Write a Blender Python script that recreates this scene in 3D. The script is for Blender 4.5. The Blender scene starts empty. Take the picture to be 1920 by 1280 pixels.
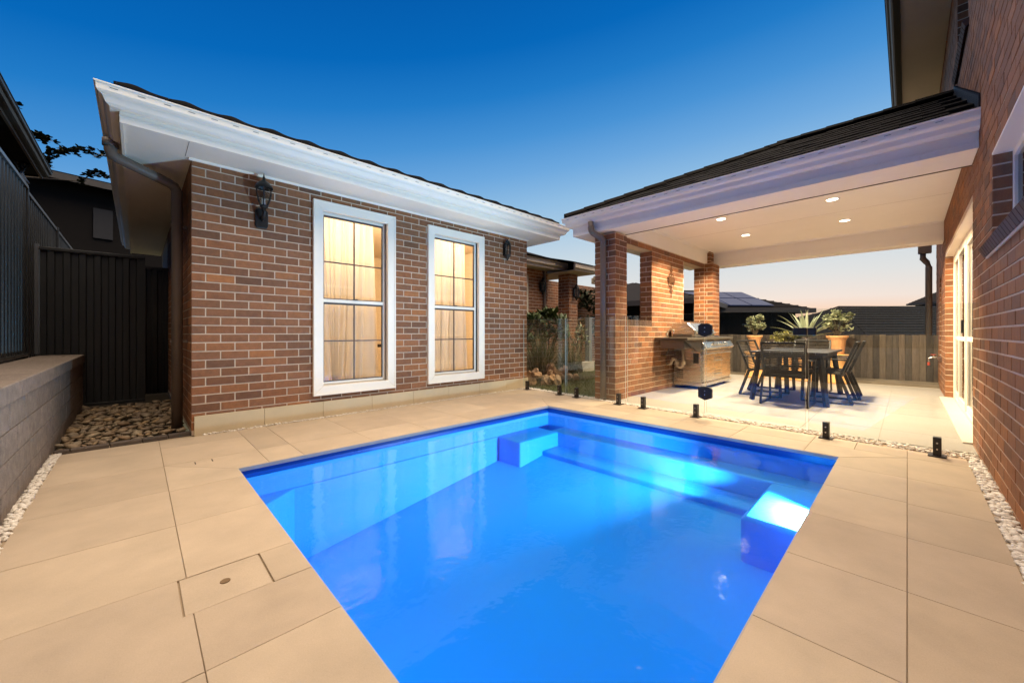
import bpy, bmesh, math, random
from mathutils import Vector, Matrix
R = math.radians
random.seed(7)
S = bpy.context.scene
COL = S.collection

# ------------------------------------------------------------------ camera
cam_d = bpy.data.cameras.new('camera')
cam = bpy.data.objects.new('camera', cam_d); COL.objects.link(cam)
cam.location = (0, 0, 1.0)
cam.rotation_euler = (R(90), 0, R(-44.25))
cam_d.sensor_width = 36; cam_d.lens = 36 * 722 / 1920.0
cam_d.shift_y = -15.5 / 1920.0
cam_d.clip_start = 0.02; cam_d.clip_end = 3000
S.camera = cam
# ------------------------------------------------------------------ sky (dusk, sun just set behind the patio)
W = bpy.data.worlds.new('World'); S.world = W; W.use_nodes = True
nt = W.node_tree; nt.nodes.clear()
wo = nt.nodes.new('ShaderNodeOutputWorld'); bg = nt.nodes.new('ShaderNodeBackground')
EV = 1.5
sky = nt.nodes.new('ShaderNodeTexSky'); sky.sky_type = 'NISHITA'; sky.sun_disc = False
sky.sun_elevation = R(1.5); sky.sun_rotation = R(90 - 10); sky.altitude = 0
sky.air_density = 1.0; sky.dust_density = 0.6; sky.ozone_density = 6.0
# dusk gradient: height above the horizon plus distance from the place where the sun went down
L_ = nt.links.new
tc_ = nt.nodes.new('ShaderNodeTexCoord'); nrm_ = nt.nodes.new('ShaderNodeVectorMath'); nrm_.operation = 'NORMALIZE'; L_(tc_.outputs['Generated'], nrm_.inputs[0])
sep_ = nt.nodes.new('ShaderNodeSeparateXYZ'); L_(nrm_.outputs[0], sep_.inputs[0])
asn = nt.nodes.new('ShaderNodeMath'); asn.operation = 'ARCSINE'; L_(sep_.outputs['Z'], asn.inputs[0])
flat = nt.nodes.new('ShaderNodeVectorMath'); flat.operation = 'MULTIPLY'; flat.inputs[1].default_value = (1, 1, 0); L_(nrm_.outputs[0], flat.inputs[0])
fn_ = nt.nodes.new('ShaderNodeVectorMath'); fn_.operation = 'NORMALIZE'; L_(flat.outputs[0], fn_.inputs[0])
dt_ = nt.nodes.new('ShaderNodeVectorMath'); dt_.operation = 'DOT_PRODUCT'; dt_.inputs[1].default_value = (math.cos(R(10)), math.sin(R(10)), 0); L_(fn_.outputs[0], dt_.inputs[0])
m1_ = nt.nodes.new('ShaderNodeMath'); m1_.operation = 'MULTIPLY_ADD'; m1_.inputs[1].default_value = -R(12); m1_.inputs[2].default_value = R(12); L_(dt_.outputs['Value'], m1_.inputs[0])
m2_ = nt.nodes.new('ShaderNodeMath'); m2_.operation = 'ADD'; L_(asn.outputs[0], m2_.inputs[0]); L_(m1_.outputs[0], m2_.inputs[1])
m3_ = nt.nodes.new('ShaderNodeMath'); m3_.operation = 'DIVIDE'; m3_.inputs[1].default_value = R(90); L_(m2_.outputs[0], m3_.inputs[0])
cr0 = nt.nodes.new('ShaderNodeValToRGB'); cr0.color_ramp.interpolation = 'LINEAR'
STOPS = [(0, (255, 182, 130)), (2.0, (255, 210, 176)), (4.2, (247, 231, 219)), (7, (230, 230, 227)), (12, (206, 221, 230)), (16, (178, 209, 232)), (20, (150, 195, 231)), (24.5, (112, 172, 226)), (29, (74, 150, 217)), (34, (34, 126, 204)), (39, (6, 106, 190)), (46, (3, 92, 174)), (60, (3, 76, 152)), (90, (4, 62, 132))]
def s2l(c): c /= 255.; return c / 12.92 if c < .04045 else ((c + .055) / 1.055) ** 2.4
el_ = cr0.color_ramp.elements
while len(el_) < len(STOPS): el_.new(.5)
for i, (a_, c_) in enumerate(STOPS): el_[i].position = a_ / 90.; el_[i].color = (*[s2l(k) for k in c_], 1)
L_(m3_.outputs[0], cr0.inputs[0])
sc_ = nt.nodes.new('ShaderNodeVectorMath'); sc_.operation = 'SCALE'; sc_.inputs['Scale'].default_value = 2 ** -EV / .10; L_(cr0.outputs[0], sc_.inputs[0])
mxs = nt.nodes.new('ShaderNodeMix'); mxs.data_type = 'RGBA'; mxs.inputs['Factor'].default_value = .06
L_(sc_.outputs[0], mxs.inputs['A']); L_(sky.outputs[0], mxs.inputs['B']); L_(mxs.outputs['Result'], bg.inputs[0])
nt.links.new(bg.outputs[0], wo.inputs[0]); bg.inputs[1].default_value = 0.10
# ------------------------------------------------------------------ one very soft sun: the even glow of the dusk sky
sun_d = bpy.data.lights.new('sun', 'SUN'); sun_d.energy = 2.9; sun_d.angle = R(92); sun_d.color = (1.0, 0.80, 0.56)
sun = bpy.data.objects.new('sun', sun_d); COL.objects.link(sun); sun.rotation_euler = Vector((-.12, .15, -.98)).to_track_quat('-Z', 'Y').to_euler()
V = S.view_settings
V.view_transform = 'Standard'; V.look = 'None'; V.gamma = 1.0; V.exposure = EV; V.use_curve_mapping = False
cy = S.cycles
cy.use_denoising = True
try: cy.denoiser = 'OPENIMAGEDENOISE'
except Exception: pass
cy.max_bounces = 10; cy.diffuse_bounces = 4; cy.glossy_bounces = 4; cy.transmission_bounces = 6; cy.transparent_max_bounces = 24
cy.caustics_reflective = False; cy.caustics_refractive = False
cy.sample_clamp_indirect = 6; cy.use_adaptive_sampling = True; cy.adaptive_threshold = 0.012

# ------------------------------------------------------------------ pixel maths (for scoring which pieces show largest)
FC, FS = math.cos(R(45.75)), math.sin(R(45.75))
def proj(p):
    fw = p[0] * FC + p[1] * FS; r = p[0] * FS - p[1] * FC
    if fw < .15: return None
    return 960 + 722 * r / fw, 624.5 - 722 * (p[2] - 1) / fw, fw
def wp(px, d):                      # a point d metres ahead under a pixel column
    r = (px - 960) / 722 * d
    return d * FC + r * FS, d * FS - r * FC
def zat(py, d): return 1 - (py - 624.5) / 722 * d

# ------------------------------------------------------------------ materials
MATS = {}
def nodes(name):
    m = bpy.data.materials.new(name); m.use_nodes = True
    return m, m.node_tree, m.node_tree.nodes['Principled BSDF']
def M(name, col, rough=.6, var=.18, scale=6, bump=0., bscale=80, metal=0., spec=.4, rand=None, ramp=None, stretch=(1, 1, 1), col2=None, emit=None, coat=0, fine=0.):
    if name in MATS: return MATS[name]
    m, t, b = nodes(name); L = t.links.new
    b.inputs['Roughness'].default_value = rough; b.inputs['Metallic'].default_value = metal
    b.inputs['Specular IOR Level'].default_value = spec
    if coat: b.inputs['Coat Weight'].default_value = coat; b.inputs['Coat Roughness'].default_value = .15
    geo = t.nodes.new('ShaderNodeNewGeometry')
    mp = t.nodes.new('ShaderNodeMapping'); mp.inputs['Scale'].default_value = stretch
    L(geo.outputs['Position'], mp.inputs['Vector'])
    if rand or ramp:
        if rand == 'island': rsock = geo.outputs['Random Per Island']
        else: rsock = t.nodes.new('ShaderNodeObjectInfo').outputs['Random']
        cr = t.nodes.new('ShaderNodeValToRGB'); cr.color_ramp.interpolation = 'LINEAR'
        els = cr.color_ramp.elements; n = len(ramp)
        els[0].position = 0; els[1].position = 1
        while len(els) < n: els.new(.5)
        for i in range(n): els[i].position = i / (n - 1.0); els[i].color = (*ramp[i], 1)
        L(rsock, cr.inputs[0]); base = cr.outputs[0]
        add = t.nodes.new('ShaderNodeVectorMath'); add.operation = 'ADD'
        L(mp.outputs[0], add.inputs[0])
        mul = t.nodes.new('ShaderNodeMath'); mul.operation = 'MULTIPLY'; mul.inputs[1].default_value = 37.; L(rsock, mul.inputs[0])
        L(mul.outputs[0], add.inputs[1]); vec = add.outputs[0]
    else:
        rgb = t.nodes.new('ShaderNodeRGB'); rgb.outputs[0].default_value = (*col, 1); base = rgb.outputs[0]; vec = mp.outputs[0]
    nz = t.nodes.new('ShaderNodeTexNoise'); nz.inputs['Scale'].default_value = scale; nz.inputs['Detail'].default_value = 6; nz.inputs['Roughness'].default_value = .62
    L(vec, nz.inputs['Vector'])
    if col2:
        mx = t.nodes.new('ShaderNodeMix'); mx.data_type = 'RGBA'
        rr = t.nodes.new('ShaderNodeMapRange'); rr.inputs[1].default_value = .38; rr.inputs[2].default_value = .66
        L(nz.outputs[0], rr.inputs[0]); L(rr.outputs[0], mx.inputs['Factor'])
        L(base, mx.inputs['A']); mx.inputs['B'].default_value = (*col2, 1); base = mx.outputs['Result']
    rg = t.nodes.new('ShaderNodeMapRange'); rg.inputs[1].default_value = .25; rg.inputs[2].default_value = .75
    rg.inputs[3].default_value = 1 - var; rg.inputs[4].default_value = 1 + var
    L(nz.outputs[0], rg.inputs[0])
    val = rg.outputs[0]
    if fine:
        n3 = t.nodes.new('ShaderNodeTexNoise'); n3.inputs['Scale'].default_value = 260; n3.inputs['Detail'].default_value = 2
        L(geo.outputs['Position'], n3.inputs['Vector'])
        r3 = t.nodes.new('ShaderNodeMapRange'); r3.inputs[1].default_value = .3; r3.inputs[2].default_value = .7; r3.inputs[3].default_value = 1 - fine; r3.inputs[4].default_value = 1 + fine
        L(n3.outputs[0], r3.inputs[0])
        mm = t.nodes.new('ShaderNodeMath'); mm.operation = 'MULTIPLY'; L(val, mm.inputs[0]); L(r3.outputs[0], mm.inputs[1]); val = mm.outputs[0]
    vm = t.nodes.new('ShaderNodeVectorMath'); vm.operation = 'SCALE'
    L(base, vm.inputs[0]); L(val, vm.inputs['Scale'])
    L(vm.outputs[0], b.inputs['Base Color'])
    rv = t.nodes.new('ShaderNodeMapRange'); rv.inputs[3].default_value = max(0, rough - .08); rv.inputs[4].default_value = min(1, rough + .08)
    L(nz.outputs[0], rv.inputs[0]); L(rv.outputs[0], b.inputs['Roughness'])
    if bump:
        n2 = t.nodes.new('ShaderNodeTexNoise'); n2.inputs['Scale'].default_value = bscale; n2.inputs['Detail'].default_value = 4
        L(vec, n2.inputs['Vector'])
        bp = t.nodes.new('ShaderNodeBump'); bp.inputs['Strength'].default_value = bump; bp.inputs['Distance'].default_value = .004
        L(n2.outputs[0], bp.inputs['Height']); L(bp.outputs[0], b.inputs['Normal'])
    if emit:
        b.inputs['Emission Color'].default_value = (*emit[0], 1); b.inputs['Emission Strength'].default_value = emit[1]
    MATS[name] = m
    return m
def clear_mat(name, tint, f0, rough=0.0, wav=None, ior=None):
    m = bpy.data.materials.new(name); m.use_nodes = True; t = m.node_tree; t.nodes.clear(); L = t.links.new
    o = t.nodes.new('ShaderNodeOutputMaterial'); mx = t.nodes.new('ShaderNodeMixShader')
    tr = t.nodes.new('ShaderNodeBsdfTransparent'); tr.inputs[0].default_value = (*tint, 1)
    gl = t.nodes.new('ShaderNodeBsdfGlossy'); gl.inputs['Roughness'].default_value = rough
    lw = t.nodes.new('ShaderNodeLayerWeight'); lw.inputs[0].default_value = .5
    pw = t.nodes.new('ShaderNodeMath'); pw.operation = 'POWER'; pw.inputs[1].default_value = 5
    ma = t.nodes.new('ShaderNodeMath'); ma.operation = 'MULTIPLY_ADD'; ma.inputs[1].default_value = 1 - f0; ma.inputs[2].default_value = f0
    L(lw.outputs['Facing'], pw.inputs[0]); L(pw.outputs[0], ma.inputs[0]); L(ma.outputs[0], mx.inputs[0])
    L(tr.outputs[0], mx.inputs[1]); L(gl.outputs[0], mx.inputs[2]); L(mx.outputs[0], o.inputs[0])
    if ior:                      # a real water surface: from below it mirrors everything outside Snell's window
        fr = t.nodes.new('ShaderNodeFresnel'); fr.inputs['IOR'].default_value = ior; L(fr.outputs[0], mx.inputs[0])
    if wav:
        geo = t.nodes.new('ShaderNodeNewGeometry'); nz = t.nodes.new('ShaderNodeTexNoise'); nz.inputs['Scale'].default_value = wav[0]; nz.inputs['Detail'].default_value = 3
        bp = t.nodes.new('ShaderNodeBump'); bp.inputs['Strength'].default_value = wav[1]; bp.inputs['Distance'].default_value = .01
        L(geo.outputs['Position'], nz.inputs['Vector']); L(nz.outputs[0], bp.inputs['Height']); L(bp.outputs[0], gl.inputs['Normal'])
    MATS[name] = m
    return m
def emit_mat(name, col, st):
    m = bpy.data.materials.new(name); m.use_nodes = True; t = m.node_tree; t.nodes.clear()
    o = t.nodes.new('ShaderNodeOutputMaterial'); e = t.nodes.new('ShaderNodeEmission'); e.inputs[0].default_value = (*col, 1); e.inputs[1].default_value = st
    t.links.new(e.outputs[0], o.inputs[0]); return m

BR = [(0.1364, 0.0661, 0.0383), (0.2369, 0.0977, 0.045), (0.2793, 0.1101, 0.0464), (0.1893, 0.0855, 0.045), (0.3005, 0.1249, 0.0558), (0.1628, 0.0785, 0.045), (0.3534, 0.1398, 0.0518), (0.2369, 0.1066, 0.0544), (0.1999, 0.0855, 0.0409), (0.29, 0.1293, 0.0638)]
brick_m = M('brick_clay', None, .72, .22, 22, .35, 140, spec=.3, rand='obj', ramp=BR, fine=.12)
brick_j = M('brick_clay_joined', None, .72, .22, 22, .35, 140, spec=.3, rand='island', ramp=BR, fine=.12)
mortar = M('mortar', (.61, .49, .38), .9, .12, 30, .4, 200, spec=.1)
white = M('white_paint', (.92, .85, .75), .42, .04, 2, .03, 30, spec=.4)
soffit_m = M('soffit_board', (.90, .84, .75), .7, .04, 2, .05, 30, spec=.2)
ceil_m = M('ceiling_board', (.90, .88, .85), .75, .03, 1.5, 0, spec=.15)
tile_m = M('limestone_paver', None, .62, .13, 3.4, .14, 120, spec=.35, rand='obj', ramp=[(.43, .345, .255), (.50, .40, .295), (.46, .37, .275), (.52, .42, .31), (.45, .355, .26), (.49, .395, .30)], fine=.05)
grout = M('grout', (.40, .315, .225), .9, .15, 20, .2, 100, spec=.1)
plinth_m = M('plinth_tile', None, .6, .08, 4, .08, 100, spec=.3, rand='obj', ramp=[(.60, .50, .34), (.63, .53, .37), (.61, .51, .35)], fine=.05)
patio_m = M('patio_tile', (.37, .35, .33), .55, .10, 2.2, .05, 60, spec=.35, stretch=(1.2, .5, 1), col2=(.33, .30, .265))
roof_m = M('roof_tile_dark', None, .92, .25, 10, .3, 90, spec=.06, rand='obj', ramp=[(.006, .0057, .0057), (.010, .009, .0085), (.008, .0075, .0075), (.013, .0115, .011)])
roof_far = M('roof_far', (.016, .015, .016), .92, .25, 3, .5, 8, spec=.06)
pipe_m = M('pipe_taupe', (.16, .125, .105), .45, .08, 4, .03, 40, spec=.4)
steel_dark = M('fence_steel', (.022, .025, .028), .42, .10, 5, .03, 40, spec=.45)
black_m = M('black_metal', (.012, .012, .013), .4, .15, 12, .05, 60, spec=.45)
bronze = M('spigot_metal', (.030, .026, .024), .42, .12, 15, .04, 80, metal=.2, spec=.5)
block_m = M('concrete_block', None, .85, .28, 18, 1.0, 60, spec=.2, rand='obj', ramp=[(.20, .165, .145), (.23, .19, .165), (.215, .18, .155)], fine=.40)
steel = M('stainless', (.60, .57, .53), .27, .06, 3, 0, 30, metal=.96, stretch=(.3, .3, 8))
steel_d = M('stainless_dark', (.16, .15, .145), .35, .1, 3, .02, 30, metal=.9)
wood_m = M('paling_timber', None, .85, .30, 9, .5, 40, spec=.15, rand='obj', ramp=[(.075, .063, .052), (.125, .10, .08), (.05, .043, .037), (.095, .08, .066), (.15, .12, .092), (.08, .068, .058)], stretch=(3, 3, .35))
sleeper_m = M('sleeper_timber', (.20, .17, .135), .85, .25, 10, .4, 50, spec=.15, stretch=(1, .4, 1))
terra = M('terracotta', (.50, .265, .125), .75, .12, 10, .2, 80, spec=.2)
pot_dark = M('dark_pot', (.02, .019, .019), .5, .1, 8, .05, 40)
pebble_m = M('white_pebble', None, .6, .08, 30, .1, 120, spec=.3, rand='obj', ramp=[(.76, .71, .64), (.85, .81, .75), (.68, .62, .55), (.80, .76, .69)])
pebble_j = M('white_pebble_joined', None, .6, .08, 30, .1, 120, spec=.3, rand='island', ramp=[(.76, .71, .64), (.85, .81, .75), (.68, .62, .55), (.80, .76, .69)])
river_m = M('river_stone', None, .6, .25, 18, .3, 90, spec=.35, rand='obj', ramp=[(.20, .145, .095), (.30, .225, .15), (.24, .16, .095), (.36, .29, .20), (.17, .13, .10), (.40, .27, .14), (.27, .22, .17)])
rock_m = M('sandstone_rock', None, .8, .3, 8, .6, 40, spec=.2, rand='obj', ramp=[(.36, .20, .10), (.42, .29, .18), (.30, .19, .12), (.45, .26, .13)])
gel_m = M('pool_gelcoat', (.0015, .33, .85), .68, .03, 3, 0, spec=.6)
gel_dark = M('pool_band', (.004, .060, .34), .3, .04, 6, 0, spec=.5)
cop_edge = M('coping_edge', (.42, .40, .38), .6, .08, 20, .1, 90)
leaf_m = M('leaf_green', None, .5, .25, 6, 0, spec=.35, rand='island', ramp=[(.030, .055, .014), (.055, .085, .022), (.04, .065, .02), (.085, .11, .035)])
jade_m = M('leaf_jade', None, .45, .2, 6, 0, spec=.4, rand='island', ramp=[(.24, .27, .15), (.34, .36, .22), (.16, .19, .10), (.42, .43, .29)])
jade_y = M('leaf_jade_yellow', None, .45, .2, 6, 0, spec=.4, rand='island', ramp=[(.20, .20, .05), (.32, .29, .08), (.13, .14, .04), (.40, .36, .13)])
agave_m = M('leaf_agave', None, .5, .12, 8, 0, spec=.35, rand='island', ramp=[(.26, .32, .21), (.36, .41, .29), (.20, .26, .16)])
grass_m = M('grass_blade', None, .6, .2, 8, 0, spec=.3, rand='island', ramp=[(.055, .075, .02), (.10, .115, .035), (.17, .155, .07), (.04, .06, .018)])
lawn_m = M('lawn_blade', None, .7, .2, 8, 0, spec=.2, rand='island', ramp=[(.06, .085, .02), (.10, .125, .032), (.08, .09, .03)])
soil = M('soil', (.055, .045, .030), .95, .3, 6, .6, 30, spec=.1)
lawn_base = M('lawn_ground', (.05, .062, .02), .95, .3, 5, .6, 40, spec=.1)
bark = M('bark', (.07, .055, .04), .9, .3, 20, .6, 40, spec=.15)
maple_m = M('leaf_maple', None, .6, .2, 6, 0, spec=.15, rand='island', ramp=[(.010, .016, .006), (.018, .024, .008), (.024, .020, .008)])
ground_m = M('terrain_ground', (.05, .052, .035), .95, .3, .3, .3, 3, spec=.1)
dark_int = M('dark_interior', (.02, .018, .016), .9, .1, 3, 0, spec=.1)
room_m = M('room_plaster', (.70, .60, .46), .85, .03, 2, 0, spec=.1)
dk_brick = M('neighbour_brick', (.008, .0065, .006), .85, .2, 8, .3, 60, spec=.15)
solar_m = M('solar_panel', (.020, .032, .085), .55, .1, 2, 0, spec=.15)
rope_m = M('rope_weave', (.030, .026, .022), .75, .2, 30, .3, 150, spec=.2)
chair_m = M('chair_frame', (.016, .015, .015), .45, .1, 8, .03, 60, spec=.4)
tabletop_m = M('table_top', (.035, .028, .022), .3, .2, 6, .05, 40, spec=.5, stretch=(.4, 4, 1))
muntin_m = M('muntin_bronze', (.085, .065, .06), .45, .06, 6, 0, spec=.4)
pvc = M('pvc_pipe', (.55, .44, .33), .5, .06, 10, 0, spec=.35)
red_m = M('red_plastic', (.45, .06, .03), .45, .05, 10, 0)
rust = M('rusty_iron', (.12, .055, .025), .8, .3, 30, .3, 100, metal=.3, spec=.3)
pane_m = clear_mat('window_glass', (.93, .94, .93), .045)
fence_glass = clear_mat('fence_glass', (.945, .972, .955), .055)
glass_edge = M('glass_edge', (.50, .58, .54), .25, .05, 4, 0, spec=.6)
door_glass = clear_mat('door_glass', (.42, .40, .37), .06)
lamp_glass = clear_mat('lantern_glass', (.80, .83, .85), .08)
water_m = clear_mat('pool_water', (.45, .72, .90), .02, 0.055, (8.0, .28), 1.333)
# curtain: thin cloth that lets lamp light through
cm = bpy.data.materials.new('sheer_curtain'); cm.use_nodes = True; t = cm.node_tree; t.nodes.clear()
o_ = t.nodes.new('ShaderNodeOutputMaterial'); mx_ = t.nodes.new('ShaderNodeMixShader'); mx_.inputs[0].default_value = .55
d_ = t.nodes.new('ShaderNodeBsdfDiffuse'); tl_ = t.nodes.new('ShaderNodeBsdfTranslucent')
nz_ = t.nodes.new('ShaderNodeTexNoise'); nz_.inputs['Scale'].default_value = 3.; nz_.inputs['Detail'].default_value = 4
g_ = t.nodes.new('ShaderNodeNewGeometry'); mp_ = t.nodes.new('ShaderNodeMapping'); mp_.inputs['Scale'].default_value = (3, 3, .4)
cr_ = t.nodes.new('ShaderNodeValToRGB'); cr_.color_ramp.elements[0].position = .3; cr_.color_ramp.elements[1].position = .7
cr_.color_ramp.elements[0].color = (.84, .79, .71, 1); cr_.color_ramp.elements[1].color = (.86, .81, .74, 1)
t.links.new(g_.outputs['Position'], mp_.inputs[0]); t.links.new(mp_.outputs[0], nz_.inputs['Vector']); t.links.new(nz_.outputs[0], cr_.inputs[0])
t.links.new(cr_.outputs[0], d_.inputs[0]); t.links.new(cr_.outputs[0], tl_.inputs[0])
t.links.new(d_.outputs[0], mx_.inputs[1]); t.links.new(tl_.outputs[0], mx_.inputs[2]); t.links.new(mx_.outputs[0], o_.inputs[0])
curtain_m = cm

# ------------------------------------------------------------------ mesh helpers
class MB:
    def __init__(s): s.v = []; s.f = []
    def add(s, vs, fs):
        n = len(s.v); s.v += [tuple(p) for p in vs]; s.f += [tuple(i + n for i in q) for q in fs]; return s
    def box(s, x0, x1, y0, y1, z0, z1):
        if x0 > x1: x0, x1 = x1, x0
        if y0 > y1: y0, y1 = y1, y0
        if z0 > z1: z0, z1 = z1, z0
        return s.add([(x0, y0, z0), (x1, y0, z0), (x1, y1, z0), (x0, y1, z0), (x0, y0, z1), (x1, y0, z1), (x1, y1, z1), (x0, y1, z1)],
                     [(0, 3, 2, 1), (4, 5, 6, 7), (0, 1, 5, 4), (1, 2, 6, 5), (2, 3, 7, 6), (3, 0, 4, 7)])
    def prism(s, poly, a, b, ax=2):         # poly in the other two axes, extruded along ax from a to b
        n = len(poly)
        def P(q, w):
            return (w, q[0], q[1]) if ax == 0 else ((q[0], w, q[1]) if ax == 1 else (q[0], q[1], w))
        vs = [P(q, a) for q in poly] + [P(q, b) for q in poly]
        fs = [tuple(range(n - 1, -1, -1)), tuple(range(n, 2 * n))] + [(i, (i + 1) % n, n + (i + 1) % n, n + i) for i in range(n)]
        return s.add(vs, fs)
    def tube(s, pts, r, n=8, caps=True):
        pts = [Vector(p) for p in pts]; rs = r if isinstance(r, (list, tuple)) else [r] * len(pts)
        up = Vector((0, 0, 1)); rings = []
        for i, p in enumerate(pts):
            d = (pts[min(i + 1, len(pts) - 1)] - pts[max(i - 1, 0)]).normalized()
            a = d.cross(up)
            if a.length < .05: a = d.cross(Vector((1, 0, 0)))
            a.normalize(); b = d.cross(a).normalized()
            rings.append([p + a * rs[i] * math.cos(2 * math.pi * k / n) + b * rs[i] * math.sin(2 * math.pi * k / n) for k in range(n)])
        vs = [q for g in rings for q in g]; fs = []
        for i in range(len(pts) - 1):
            for k in range(n):
                fs.append((i * n + k, i * n + (k + 1) % n, (i + 1) * n + (k + 1) % n, (i + 1) * n + k))
        if caps: fs += [tuple(range(n - 1, -1, -1)), tuple(range((len(pts) - 1) * n, len(pts) * n))]
        return s.add(vs, fs)
    def bar(s, a, b, w, h):                  # rectangular bar between two points
        a = Vector(a); b = Vector(b); d = (b - a).normalized(); u = Vector((0, 0, 1))
        x = d.cross(u)
        if x.length < .05: x = Vector((0, 1, 0)) if abs(d.z) > .9 else Vector((1, 0, 0))
        x.normalize(); y = x.cross(d).normalized()
        vs = [p + x * sx * w / 2 + y * sy * h / 2 for p in (a, b) for sx, sy in ((-1, -1), (1, -1), (1, 1), (-1, 1))]
        return s.add(vs, [(0, 1, 2, 3), (7, 6, 5, 4), (0, 4, 5, 1), (1, 5, 6, 2), (2, 6, 7, 3), (3, 7, 4, 0)])
    def lathe(s, prof, c=(0, 0, 0), n=20, flute=0, nf=12):
        vs = []; fs = []; m = len(prof)
        for k in range(n):
            a = 2 * math.pi * k / n
            for r, z in prof:
                rr = r * (1 + flute * math.cos(nf * a)); vs.append((c[0] + rr * math.cos(a), c[1] + rr * math.sin(a), c[2] + z))
        for k in range(n):
            for i in range(m - 1):
                fs.append((k * m + i, ((k + 1) % n) * m + i, ((k + 1) % n) * m + i + 1, k * m + i + 1))
        return s.add(vs, fs)
    def mesh(s, name, m, smooth=False):
        me = bpy.data.meshes.new(name); me.from_pydata(s.v, [], s.f)
        bm = bmesh.new(); bm.from_mesh(me); bmesh.ops.recalc_face_normals(bm, faces=bm.faces); bm.to_mesh(me); bm.free()
        if smooth:
            for p in me.polygons: p.use_smooth = True
        me.materials.append(m); return me
    def build(s, name, m, parent=None, bevel=0, smooth=False, seg=2):
        return obj(name, s.mesh(name, m, smooth), parent, bevel, seg)
LOC = {}
def obj(name, me, parent=None, bevel=0, seg=2):
    o = bpy.data.objects.new(name, me); COL.objects.link(o)
    if parent is not None:
        o.parent = parent
        if parent in LOC: o.matrix_parent_inverse = Matrix.Translation(-LOC[parent])
    if bevel:
        b = o.modifiers.new('bevel', 'BEVEL'); b.width = bevel; b.segments = seg; b.limit_method = 'ANGLE'; b.angle_limit = R(40)
    return o
def thing(name, label, cat, loc=(0, 0, 0), group=None, local=False):
    o = bpy.data.objects.new(name, None); COL.objects.link(o); o.location = loc; o.empty_display_size = .1
    o['label'] = label; o['category'] = cat
    if group: o['group'] = group
    if not local: LOC[o] = Vector(loc)
    return o
def tag(o, label, cat, group=None):
    o['label'] = label; o['category'] = cat
    if group: o['group'] = group
    return o
def struct(o): o['kind'] = 'structure'; return o
def stuff(o): o['kind'] = 'stuff'; return o
def kids(o): return list(o.children)
def dup(root, loc, rotz=0, label=None):
    def cp(o, par):
        c = o.copy(); COL.objects.link(c); c.parent = par; c.matrix_parent_inverse = o.matrix_parent_inverse.copy()
        for k in KIDS.get(o, []): KIDS.setdefault(c, []); KIDS[c].append(cp(k, c))
        return c
    r = cp(root, None); r.location = loc; r.rotation_euler = (0, 0, rotz)
    if label: r['label'] = label
    return r
KIDS = {}
def part(mb, name, m, par, bevel=0, smooth=False):      # local-coordinate part of a thing that gets copied
    o = mb.build(name, m, None, bevel, smooth); o.parent = par; KIDS.setdefault(par, []).append(o); return o

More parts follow.
